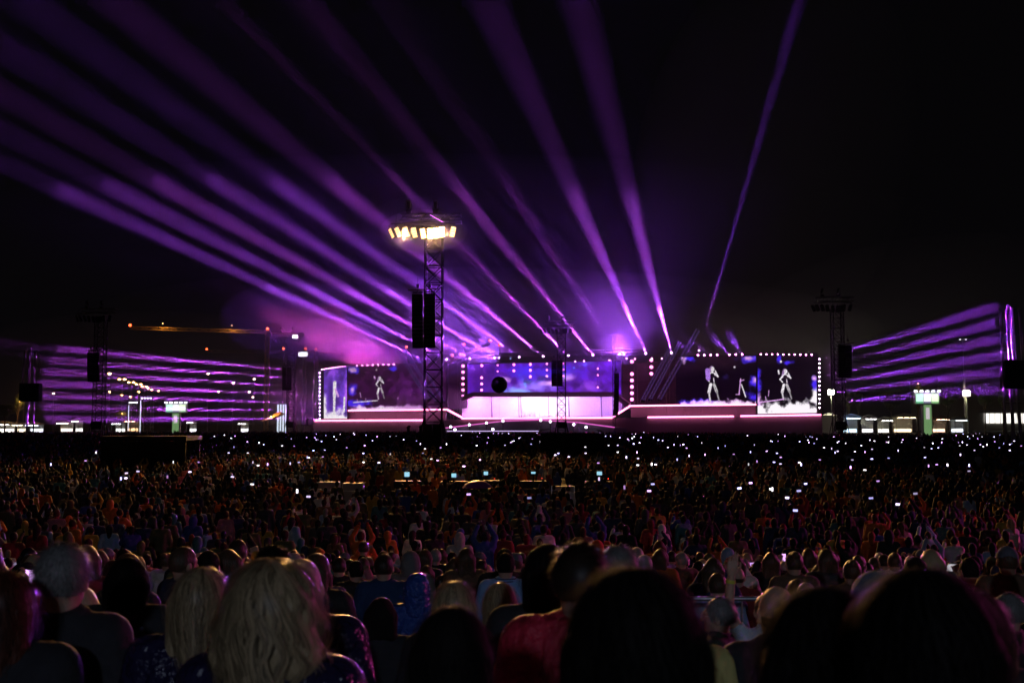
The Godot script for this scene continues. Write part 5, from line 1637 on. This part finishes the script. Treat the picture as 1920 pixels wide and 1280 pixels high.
func build_near_people() -> void:
	var dark := cloth(0.018, 0.018, 0.022)
	var navy := cloth(0.016, 0.022, 0.06)
	var rain := cloth(0.018, 0.014, 0.05, 0.22, 2.5, 5.0)
	var rainblue := cloth(0.03, 0.08, 0.34, 0.25, 2.5, 6.0)
	hero("person with long auburn hair, cut off by the left edge of the picture", 12, 1072, 3.7, {"hair": "long", "tone": "auburn", "near": true, "seed": 4, "stuff": dark, "jacket": "rain"})
	hero("man with short grey hair and bare neck in a black jacket", 120, 1018, 4.1, {"hair": "short", "tone": "grey", "near": true, "stuff": dark})
	var h3 := hero("person with round dark hair and light dots on the dark collar", 241, 1045, 5.6, {"hair": "bob", "tone": "black", "near": true, "seed": 6, "stuff": dark, "jacket": "hooded"})
	var dot := MB.new()
	for k in 9:
		var w := -1.0 + 0.25 * k
		dot.ball(Vector3(sin(w) * 0.135, 1.40 - 0.05 * (k % 2), 0.08 + cos(w) * 0.085), Vector3(0.015, 0.013, 0.008), 6, 4)
	part("collar_dots", dot.mesh(), mat(0.35, 0.45, 0.6, 0.4), h3)
	hero("woman with long straight blond hair hanging down her back", 378, 1064, 3.9, {"hair": "long", "tone": "blond", "near": true, "seed": 7, "stuff": rain, "jacket": "rain"})
	hero("man with short brown hair right behind the straight blond hair, turned to the right", 345, 1024, 8.4, {"hair": "short", "tone": "brown", "stuff": navy}, -0.7)
	hero("person with dark short hair just above the straight blond head", 391, 1031, 8.8, {"hair": "short", "tone": "black", "stuff": dark})
	hero("person with wavy brown hair between the two blond heads on the left", 428, 1028, 9.2, {"hair": "wavy", "tone": "brown", "stuff": dark})
	hero("person in a mustard yellow top with both arms held forward, above the two blond heads", 446, 1010, 11.5, {"hair": "short", "tone": "dark brown", "pose": "film", "stuff": cloth(0.45, 0.28, 0.03)})
	hero("woman with a big head of wavy blond hair and a shiny dark raincoat", 512, 1060, 3.0, {"hair": "wavy", "tone": "blond", "near": true, "seed": 9, "stuff": rain, "jacket": "rain"}, -0.12)
	hero("bald man in a shiny dark blue raincoat right of the wavy blond hair", 566, 1040, 4.4, {"hair": "bald", "tone": "brown", "skin": 1, "stuff": rain, "jacket": "rain"})
	hero("person with dark hair directly behind the wavy blond hair", 512, 1023, 5.9, {"hair": "short", "tone": "black", "near": true, "stuff": dark})
	hero("man with dark hair in a dark blue jacket left of the blue poncho", 720, 1037, 10.0, {"hair": "short", "tone": "dark brown", "stuff": cloth(0.012, 0.04, 0.12)})
	hero("small person in a pale pinkish jacket left of the dark blue jacket", 681, 1044, 15.0, {"hair": "short", "tone": "brown", "stuff": cloth(0.40, 0.32, 0.34)})
	hero("person with a pale grey hood up, right of the dark blue jacket", 770, 1035, 12.6, {"hair": "hood", "jacket": "hooded", "stuff": cloth(0.16, 0.16, 0.16)})
	hero("person in a shiny blue plastic poncho with the hood up", 782, 1078, 8.4, {"hair": "hood", "jacket": "rain", "stuff": rainblue})
	var h15 := hero("dark clothed person with a pale blue sleeve below the blue poncho", 715, 1118, 6.2, {"hair": "bob", "tone": "black", "stuff": dark})
	part("pale_sleeve", tube_mesh(Vector3(0.235, 1.17, 0.06), Vector3(0.215, 0.92, -0.04), 0.078), cloth(0.28, 0.42, 0.62, 0.7), h15)
	hero("person with pale blond bobbed hair above the big dark round head", 852, 1090, 5.1, {"hair": "bob", "tone": "blond", "near": true, "seed": 11, "stuff": dark})
	var h17 := hero("person with a round dark head and a cream collar at the bottom edge", 848, 1137, 2.75, {"hair": "bob", "tone": "black", "near": true, "seed": 12, "stuff": navy})
	var cb := MB.new()
	for k in 13:
		var w := -1.5 + 0.25 * k
		cb.ball(Vector3(sin(w) * 0.12 - 0.02, 1.425 + 0.008 * sin(k * 2.3), 0.02 + cos(w) * 0.105), Vector3(0.035, 0.033, 0.03), 8, 6)
	part("cream_collar", cb.mesh(), cloth(0.62, 0.58, 0.48, 0.95, 2.0, 9.0), h17)
	var h18 := hero("man in a light blue varsity jacket with two dark collar stripes", 948, 1035, 10.4, {"hair": "short", "tone": "black", "stuff": cloth(0.22, 0.42, 0.72)})
	for k in 2:
		var ring := MB.new()
		for j in 12:
			var w0 := TAU * j / 12
			var w1 := TAU * (j + 1) / 12
			ring.tube(Vector3(cos(w0) * 0.098, 1.475 + 0.022 * k, 0.022 + sin(w0) * 0.078), Vector3(cos(w1) * 0.098, 1.475 + 0.022 * k, 0.022 + sin(w1) * 0.078), 0.0055, 0.0055, 5)
		part("collar_stripe", ring.mesh(), mat(0.02, 0.03, 0.08), h18)
	hero("person with long light brown hair before the light blue varsity jacket", 938, 1092, 6.3, {"hair": "long", "tone": "blond", "near": true, "seed": 13, "stuff": cloth(0.16, 0.30, 0.52)})
	hero("person with big dark hair and a black jacket left of the bluish dark head", 1028, 1020, 4.7, {"hair": "bob", "tone": "black", "near": true, "seed": 14, "stuff": dark})
	hero("man with short dark hair in a bulky bright red jacket", 1088, 1018, 3.75, {"hair": "short", "tone": "dark brown", "near": true, "jacket": "rain", "stuff": cloth(0.60, 0.025, 0.06, 0.6, 3.0, 4.0)}, -0.1)
	hero("person with short grey hair, right one of the three heads above the red jacket", 1160, 1022, 5.8, {"hair": "short", "tone": "grey", "near": true, "stuff": dark})
	hero("nearest person, a huge black head of long hair in the middle of the bottom edge", 1187, 1064, 1.62, {"hair": "long", "tone": "black", "near": true, "seed": 16, "jacket": "rain", "stuff": cloth(0.008, 0.009, 0.02)})
	var h25 := hero("grey haired person with glasses, dark green jacket, turned left", 1346, 1120, 6.6, {"hair": "short", "tone": "grey", "near": true, "pose": "cup", "skin": 0, "stuff": cloth(0.055, 0.075, 0.055), "jacket": "plain"}, 1.25)
	var gl := MB.new()
	for s in [-1.0, 1.0]:
		for j in 10:
			var w0 := TAU * j / 10
			var w1 := TAU * (j + 1) / 10
			gl.tube(Vector3(s * 0.034 + cos(w0) * 0.024, 1.612 + sin(w0) * 0.018, -0.108), Vector3(s * 0.034 + cos(w1) * 0.024, 1.612 + sin(w1) * 0.018, -0.108), 0.0025, 0.0025, 4)
		gl.tube(Vector3(s * 0.058, 1.614, -0.108), Vector3(s * 0.083, 1.608, 0.01), 0.0028, 0.0028, 4)
	gl.tube(Vector3(-0.01, 1.616, -0.110), Vector3(0.01, 1.616, -0.110), 0.0025, 0.0025, 4)
	part("glasses", gl.mesh(), mat(0.55, 0.55, 0.55, 0.3, 0.5), h25)
	var wr: Vector3 = h25.transform * (arms("cup")[3] + Vector3(0.05, 0.02, -0.10))
	var cup := thing("plastic_cup", "clear plastic cup held by the grey haired person with glasses", "cup", wr - Vector3(0, 0.06, 0))
	var cm := StandardMaterial3D.new()
	cm.albedo_color = Color(0.9, 0.95, 1.0, 0.18)
	cm.transparency = BaseMaterial3D.TRANSPARENCY_ALPHA
	cm.roughness = 0.08
	var cu := MB.new()
	cu.tube(Vector3.ZERO, Vector3(0, 0.135, 0), 0.028, 0.041, 16, false)
	part("wall", cu.mesh(), cm, cup)
	cu = MB.new()
	cu.tube(Vector3(0, 0.133, 0), Vector3(0, 0.138, 0), 0.042, 0.042, 16, false)
	part("rim", cu.mesh(), mat(0.8, 0.85, 0.9, 0.2), cup)
	hero("man with short dark hair in a pale blue shirt behind the person with glasses", 1345, 1073, 9.4, {"hair": "short", "tone": "brown", "stuff": cloth(0.24, 0.36, 0.55)})
	hero("person in a pale yellow jacket just right of the largest black head", 1262, 1098, 4.4, {"hair": "short", "tone": "black", "jacket": "plain", "stuff": cloth(0.62, 0.58, 0.20)}, 0.0)
	var h27 := hero("person in a white shirt with one bare arm stretched up, fingers spread", 1436, 1112, 7.0, {"hair": "short", "tone": "brown", "pose": "raise", "jacket": "tee", "coat": "shirt", "stuff": cloth(0.55, 0.64, 0.75)})
	var band := MB.new()
	band.tube(Vector3(-0.249, 1.80, -0.03), Vector3(-0.246, 1.825, -0.03), 0.038, 0.037, 12, false)
	part("yellow_wristband", band.mesh(), mat(0.7, 0.65, 0.08), h27)
	hero("bald man right of the raised arm", 1456, 1093, 4.5, {"hair": "bald", "tone": "brown", "skin": 0, "stuff": dark})
	hero("small dark haired head, left one just right of the bald man", 1494, 1084, 8.8, {"hair": "short", "tone": "brown", "stuff": dark})
	hero("small bald head just right of the bald man", 1512, 1088, 7.8, {"hair": "bald", "tone": "grey", "stuff": dark})
	hero("person in a grey cap between the two black heads on the right", 1640, 1071, 4.1, {"hair": "cap", "tone": "grey", "near": true, "stuff": dark, "hat": cloth(0.13, 0.16, 0.20)})
	hero("left one of the two huge black heads in the right corner", 1540, 1100, 1.80, {"hair": "long", "tone": "black", "near": true, "seed": 17, "jacket": "rain", "stuff": cloth(0.008, 0.009, 0.018)})
	hero("right one of the two huge black heads in the right corner", 1722, 1066, 1.62, {"hair": "long", "tone": "black", "near": true, "seed": 18, "jacket": "rain", "stuff": cloth(0.008, 0.009, 0.018)})
	hero("person with brownish hair beyond the right huge black head", 1826, 1110, 3.4, {"hair": "bob", "tone": "brown", "near": true, "seed": 19, "stuff": dark})
	hero("person with short grey hair at the right edge of the picture", 1888, 1112, 6.4, {"hair": "short", "tone": "grey", "near": true, "stuff": dark}, 0.9)
	# loudly told apart figures a little farther off
	hero("person with a pale hood up standing clear in the middle of the crowd", 862, 983, 25.0, {"hair": "hood", "jacket": "rain", "stuff": cloth(0.45, 0.43, 0.40)})
	hero("person in a bright orange red hooded coat right of the middle", 1120, 994, 21.0, {"hair": "hood", "jacket": "rain", "stuff": cloth(0.55, 0.08, 0.015)})
	hero("person with long auburn hair left of the orange hooded coat", 1236, 986, 20.0, {"hair": "long", "tone": "auburn", "stuff": cloth(0.3, 0.12, 0.1)})
	hero("person in an orange red jacket holding up a lit phone, left of the middle", 682, 984, 21.0, {"hair": "short", "tone": "brown", "pose": "film", "stuff": cloth(0.55, 0.10, 0.02)})

const CLOTHES := [["black jacket", 0.015, 0.015, 0.017], ["dark grey jacket", 0.05, 0.05, 0.055], ["navy jacket", 0.02, 0.03, 0.09], ["dark red jacket", 0.22, 0.02, 0.02], ["orange jacket", 0.50, 0.13, 0.02], ["mustard jacket", 0.42, 0.27, 0.04], ["olive jacket", 0.10, 0.10, 0.04], ["white top", 0.60, 0.58, 0.55], ["pale blue top", 0.25, 0.38, 0.55], ["brown jacket", 0.12, 0.07, 0.04], ["pink top", 0.48, 0.16, 0.22], ["teal top", 0.04, 0.16, 0.18], ["black raincoat", 0.012, 0.012, 0.016], ["blue raincoat", 0.03, 0.07, 0.30]]
const WEIGHT := [20, 14, 12, 8, 9, 5, 7, 5, 4, 8, 3, 3, 8, 5]
const HAIRS := [["short dark hair", "short", "dark brown"], ["short black hair", "short", "black"], ["long brown hair", "long", "brown"], ["long blond hair", "long", "blond"], ["grey hair", "short", "grey"], ["a bald head", "bald", "brown"], ["the hood up", "hood", "brown"], ["a cap", "cap", "brown"], ["hair in a knot", "knot", "brown"], ["bobbed brown hair", "bob", "brown"]]

func pick(w: Array) -> int:
	var sum := 0
	for k in w: sum += k
	var q := rng.randi() % sum
	for k in w.size():
		q -= w[k]
		if q < 0: return k
	return 0

func place_of(px: float) -> String:
	if px < 480: return "left quarter"
	if px < 960: return "middle left"
	if px < 1440: return "middle right"
	return "right quarter"

func below(px: float) -> String:
	for k in 10:
		if px < [170, 420, 600, 770, 860, 1010, 1180, 1420, 1540, 1690][k]:
			return ["below the far left tower", "below the left sign board", "below the tower left of the stage", "below the left screens", "below the floodlit tower", "below the black balloon", "below the stage opening's right half", "below the right big screen", "below the right end screen", "below the white floodlight"][k]
	return "below the right sign board"

func build_bank_people() -> void:      # the people on the bank and at its foot, each one a thing
	var list := []
	var d := 6.6
	while d < 25.5:
		var gap := 0.78 if d > 11.0 else 1.0
		var half := 0.485 * d + 0.3
		var x := -half + rng.randf() * gap
		while x < half:
			var p := Vector2(x + rng.randf_range(-0.2, 0.2), -d + rng.randf_range(-0.3, 0.3))
			var ok := rng.randf() < 0.9
			for t in spots_taken:
				if t.distance_to(p) < 0.55: ok = false
				if -p.y < minf(11.5, -t.y + 0.5) and absf((t.x / -t.y - p.x / -p.y) * F) < 70.0: ok = false
			if ok and list.size() < 252:
				list.append(p)
			x += gap * rng.randf_range(0.85, 1.2)
		d += 0.95
	var used := {}
	var made := []
	for p in list:
		var c := pick(WEIGHT)
		var h := pick([22, 15, 15, 6, 5, 3, 3, 6, 6, 12])
		var px: float = 960.0 + p.x / -p.y * F
		var key := "person, %s, %s, %s %s" % [HAIRS[h][0], CLOTHES[c][0], place_of(px), "of the bank" if -p.y < 15.0 else "below the bank"]
		used[key] = used.get(key, 0) + 1
		made.append([p, c, h, key])
	var seen := {}
	for q in made:
		var p: Vector2 = q[0]
		var key: String = q[3]
		if used[key] > 1:
			seen[key] = seen.get(key, 0) + 1
			key += ", %s nearest" % ORD[seen[key] - 1]
		var cl: Array = CLOTHES[q[1]]
		var hh: Array = HAIRS[q[2]]
		var coat: bool = (cl[0] as String).ends_with("raincoat")
		var m := cloth(cl[1], cl[2], cl[3], 0.25 if coat else 0.85, 2.0 if coat else 1.2)
		var pose: String = ["down", "down", "down", "fold", "cup", "film"][rng.randi() % 6]
		var at := Vector3(p.x, gy(p.y), p.y)
		var size := rng.randf_range(0.90, 1.06)
		var turn := rng.randf_range(-0.45, 0.45)
		var o := person(key, at, turn, size, {"hair": hh[1], "tone": hh[2], "skin": [0, 0, 0, 1, 2][rng.randi() % 5], "pose": pose, "jacket": "rain" if coat else ["plain", "plain", "hooded"][rng.randi() % 3], "stuff": m}, "people standing on the bank and at its foot")
		if pose == "film" and rng.randf() < 0.5:
			phone(o.transform * Vector3(0, 1.585, -0.395), turn, below(960.0 + p.x / -p.y * F), -p.y)

var phones := 0

func phone(at: Vector3, turn: float, where: String, d: float) -> void:
	phones += 1
	var hue := rng.randi() % 4
	var tone: Array = [[0.50, 0.46, 1.0], [0.75, 0.62, 1.0], [0.95, 0.9, 1.0], [0.75, 0.4, 1.0]][hue]
	var e: float = (2.5 if d < 60.0 else (4.0 if d < 120.0 else 8.0)) * pow(rng.randf_range(0.3, 1.25), 1.6)
	if not cache.has("phone_case"):
		cache["phone_case"] = box_mesh(Vector3(0.160, 0.078, 0.009))
		var q := MB.new()
		q.quad(Vector3(-0.074, 0.034, 0), Vector3(0.074, 0.034, 0), Vector3(0.074, -0.034, 0), Vector3(-0.074, -0.034, 0), Vector3.BACK)
		cache["phone_screen"] = q.mesh()
	var tall := rng.randf() < 0.3
	var lab := "%s phone held %s, %s, %s" % [["bluish", "lilac", "white", "violet"][hue], "upright" if tall else "sideways", where, "below the bank" if d < 40.0 else ("by the mixing platform" if d < 70.0 else ("beyond the mixing platform" if d < 130.0 else ("far off" if d < 215.0 else "farthest rows")))]
	var o := thing("lit_phone", lab, "phone", at, "lit phones held up in the crowd")
	o.rotation = Vector3(0, turn, PI / 2 if tall else rng.randf_range(-0.1, 0.1))
	part("case", cache.phone_case, mat(0.02, 0.02, 0.02), o)
	part("screen", cache.phone_screen, glow(tone[0], tone[1], tone[2], e), o, Vector3(0, 0, 0.0062))

func build_far_crowd() -> void:
	var kinds := [["down", "short"], ["down", "long"], ["down", "brown"], ["fold", "fair"], ["down", "hood"], ["down", "bald"], ["film", "short"], ["high", "brown"]]
	var where := []
	for k in kinds: where.append([])
	# phones first: each is held by a figure with raised arms
	var want := 300 - phones
	var zones := [[400, 1920, 810, 836, 84], [540, 1300, 808, 828, 42], [1400, 1920, 815, 850, 24], [480, 1920, 830, 875, 80], [60, 480, 825, 900, 18], [300, 1920, 866, 960, 40], [0, 1920, 880, 985, 20]]
	for z in zones:
		for k in z[4]:
			if want <= 0: break
			var px := rng.randf_range(z[0], z[1])
			var py := rng.randf_range(z[2], z[3])
			var size := rng.randf_range(0.92, 1.06)
			var d: float = clampf((CAMH - 1.93 * size) * F / (py - 790.0), 26.0, 285.0)
			var x := (px - 960.0) / F * d
			if absf(x - P(870, 790, 58).x) < 9.0 and absf(d - 58.0) < 5.0: continue
			if d > 330.0 / (1.0 + 0.499 * (px - 960.0) / F) - 22.0: continue
			var turn := rng.randf_range(-0.25, 0.25)
			var t := Transform3D(Basis(Vector3.UP, turn).scaled(Vector3.ONE * size), Vector3(x, gy(-d), -d))
			where[7].append([t, pick(WEIGHT)])
			phone(t * Vector3(0, 1.95, -0.262), turn, below(px), d)
			want -= 1
	var clump := FastNoiseLite.new()
	clump.seed = 12
	clump.frequency = 0.16
	var mixx := P(870, 790, 58).x
	var d := 26.3
	while d < 318.0:
		var gap := lerpf(0.88, 1.75, clampf((d - 25.0) / 150.0, 0.0, 1.0))
		var half := 0.50 * d + 3.0
		var x := -half + rng.randf() * gap
		while x < half:
			var p := Vector2(x + rng.randf_range(-0.25, 0.25), d + rng.randf_range(-0.4, 0.4))
			x += gap * rng.randf_range(0.8, 1.2)
			var lim := 334.0 / (1.0 + 0.499 * p.x / p.y) - 16.0
			if p.y > minf(lim, 318.0): continue
			if p.x > P(1700, 790, 285).x - 12.0 and p.y > 262.0: continue
			if absf(p.x - mixx) < 8.3 and absf(p.y - 58.0) < 4.2: continue
			if absf(p.x + 25.4) < 3.4 and absf(p.y - 78.0) < 2.4: continue
			if absf(p.x - P(1070, 790, 112).x) < 3.6 and absf(p.y - 112.0) < 3.4: continue
			if p.distance_to(Vector2(P(812, 790, 130).x, 130)) < 2.6 or p.distance_to(Vector2(P(1053, 790, 272).x, 272)) < 2.6 or p.distance_to(Vector2(P(1574, 790, 217).x, 217)) < 2.6 or p.distance_to(Vector2(P(184, 790, 240).x, 240)) < 2.6: continue
			if clump.get_noise_2d(p.x, p.y) < -0.22 and rng.randf() < 0.75: continue
			if rng.randf() < 0.05: continue
			var k := pick([24, 20, 16, 11, 9, 6, 10, 9])
			where[k].append([Transform3D(Basis(Vector3.UP, rng.randf_range(-0.5, 0.5)).scaled(Vector3.ONE * rng.randf_range(0.84, 1.10)), Vector3(p.x, gy(-p.y), -p.y)), pick(WEIGHT)])
		d += gap
	var m := StandardMaterial3D.new()
	m.vertex_color_use_as_albedo = true
	m.roughness = 0.8
	var crowd := Node3D.new()
	crowd.name = "crowd"
	crowd.set_meta("kind", "stuff")
	crowd.set_meta("label", "dense dark crowd filling the field between the bank and the stage")
	crowd.set_meta("category", "crowd")
	add_child(crowd)
	var total := 0
	for k in kinds.size():
		var mm := MultiMesh.new()
		mm.transform_format = MultiMesh.TRANSFORM_3D
		mm.use_colors = true
		mm.mesh = far_figure(kinds[k][0], kinds[k][1], 0.048)
		mm.instance_count = where[k].size()
		total += where[k].size()
		for j in where[k].size():
			mm.set_instance_transform(j, where[k][j][0])
			var c: Array = CLOTHES[where[k][j][1]]
			var dim := rng.randf_range(0.8, 1.3)
			mm.set_instance_color(j, Color(c[1] * dim, c[2] * dim, c[3] * dim))
		var mi := MultiMeshInstance3D.new()
		mi.name = "crowd_figures"
		mi.multimesh = mm
		mi.material_override = m
		mi.set_meta("kind", "stuff")
		crowd.add_child(mi, true)
	print("far crowd ", total, " phones ", phones)

func build_ground() -> void:
	var b := MB.new()
	var zs := [80.0, 40.0, 15.0, 6.0, 0.0]
	for k in 60: zs.append(-0.5 * (k + 1))
	for k in [35, 50, 80, 130, 200, 300, 450, 700, 1100, 1700]: zs.append(-float(k))
	var xs := [-1500, -600, -250, -100, -40, -20, -10, -5, 0, 5, 10, 20, 40, 100, 250, 600, 1500]
	for z in zs:
		for x in xs:
			var s: float = SLOPE if z > -20.5 and z < -0.0 else 0.0
			b.add(Vector3(x, gy(z), z), Vector3(0, 1, -s).normalized(), Vector2(x, z))
	for i in zs.size() - 1:
		for j in xs.size() - 1:
			var q := i * xs.size() + j
			b.tri(q, q + 1, q + xs.size() + 1); b.tri(q, q + xs.size() + 1, q + xs.size())
	var m := StandardMaterial3D.new()
	var n := noise(0.02, 77, 512)
	var ramp := Gradient.new()
	ramp.set_color(0, Color(0.025, 0.03, 0.015).linear_to_srgb())
	ramp.set_color(1, Color(0.07, 0.075, 0.035).linear_to_srgb())
	n.color_ramp = ramp
	m.albedo_texture = n
	m.uv1_world_triplanar = true
	m.uv1_triplanar = true
	m.uv1_scale = Vector3(0.25, 0.25, 0.25)
	m.roughness = 0.95
	structure(part("ground", b.mesh(), m, self))

func build_back_lamp() -> void:      # the cold lamp behind the camera whose light lies on the backs of the near heads
	var at := Vector3(1.5, gy(14.0), 16.0)
	var o := thing("lamp_mast", "cold white floodlight on a mast behind the camera", "floodlight", at)
	part("mast", tube_mesh(Vector3.ZERO, Vector3(0, 5.6, 0), 0.08), mat(0.1, 0.1, 0.1, 0.5), o)
	part("housing", box_mesh(Vector3(0.7, 0.5, 0.25)), mat(0.05, 0.05, 0.05, 0.5), o, Vector3(0, 5.5, -0.2))
	part("lamp_face", box_mesh(Vector3(0.6, 0.4, 0.04)), glow(0.55, 0.75, 1.0, 6.0), o, Vector3(0, 5.5, -0.36))
	spot(at + Vector3(0, 5.5, -0.45), Vector3(0.0, -0.12, -1.0).normalized(), 50.0, BACKLAMP, Color(0.62, 0.73, 1.0), o, 0.25)

func build_side_lamp() -> void:      # the magenta wash from beyond the right edge that rims the right sides of the heads
	var at := Vector3(36, 0, -36)
	var o := thing("wash_tower", "magenta wash light on a mast beyond the right edge", "stage light", at)
	part("mast", tube_mesh(Vector3.ZERO, Vector3(0, 9.0, 0), 0.12), mat(0.1, 0.1, 0.1, 0.5), o)
	part("housing", box_mesh(Vector3(0.9, 0.9, 0.5)), mat(0.05, 0.05, 0.05, 0.5), o, Vector3(0, 9.0, 0), Vector3(0, -0.8, 0))
	part("lamp_face", box_mesh(Vector3(0.5, 0.5, 0.04)), glow(1.0, 0.12, 0.55, 6.0), o, Vector3(-0.3, 9.0, 0.3), Vector3(0, -0.8, 0))
	spot(at + Vector3(-0.45, 9.0, 0.42), Vector3(-0.75, -0.14, 0.65).normalized(), 55.0, SIDELAMP, Color(1.0, 0.10, 0.50), o, 0.3)

# strengths of the lights and of the haze
const BEAM_MAIN := 8.0e6
const BEAM_PINK := 8.0e5
const BEAM_RIGHT := 4.0e5
const BEAM_LONE := 1.2e6
const BEAM_SIDE := 6.0e6
const BEAM_IN := 6.0e4
const FLOOD := 5500.0
const BACKLAMP := 38.0
const AIR := 0.0011
const BEAM_WASH := 48000.0
const RECESS := 190.0
const SIDELAMP := 320.0

func _ready() -> void:
	rng.seed = 20240817
	# camera: the photograph's lens, tilted up a little; near heads fall out of focus
	var cam := Camera3D.new()
	cam.name = "camera"
	add_child(cam)
	cam.position = Vector3(0, CAMH, 0)
	cam.rotation.x = pitch
	cam.fov = rad_to_deg(2.0 * atan(640.0 / F))
	cam.near = 0.1
	cam.far = 3000.0
	var at := CameraAttributesPhysical.new()
	at.frustum_focal_length = 12.0 * F / 640.0
	at.frustum_near = 0.1
	at.frustum_far = 3000.0
	at.frustum_focus_distance = 90.0
	at.exposure_aperture = 4.5
	cam.attributes = at
	# a black night sky, no sun or moon
	var e := Environment.new()
	e.background_mode = Environment.BG_SKY
	var sm := ProceduralSkyMaterial.new()
	sm.sky_top_color = Color(0.016, 0.014, 0.018)
	sm.sky_horizon_color = Color(0.022, 0.018, 0.026)
	sm.ground_bottom_color = Color(0.006, 0.006, 0.007)
	sm.ground_horizon_color = Color(0.012, 0.010, 0.014)
	e.sky = Sky.new()
	e.sky.sky_material = sm
	e.tonemap_mode = Environment.TONE_MAPPER_LINEAR
	e.tonemap_exposure = 1.0
	e.volumetric_fog_enabled = true
	e.volumetric_fog_density = 0.0
	e.sdfgi_enabled = true
	e.ssao_enabled = true
	e.ssil_enabled = true
	var we := WorldEnvironment.new()
	we.name = "environment"
	we.environment = e
	add_child(we)
	var t0 := Time.get_ticks_msec()
	build_ground()
	build_stage()
	build_beams()
	build_surroundings()
	print("stage ", Time.get_ticks_msec() - t0)
	build_field()
	build_back_lamp()
	build_side_lamp()
	build_near_people()
	print("near ", Time.get_ticks_msec() - t0)
	build_bank_people()
	build_far_crowd()
	print("all ", Time.get_ticks_msec() - t0)
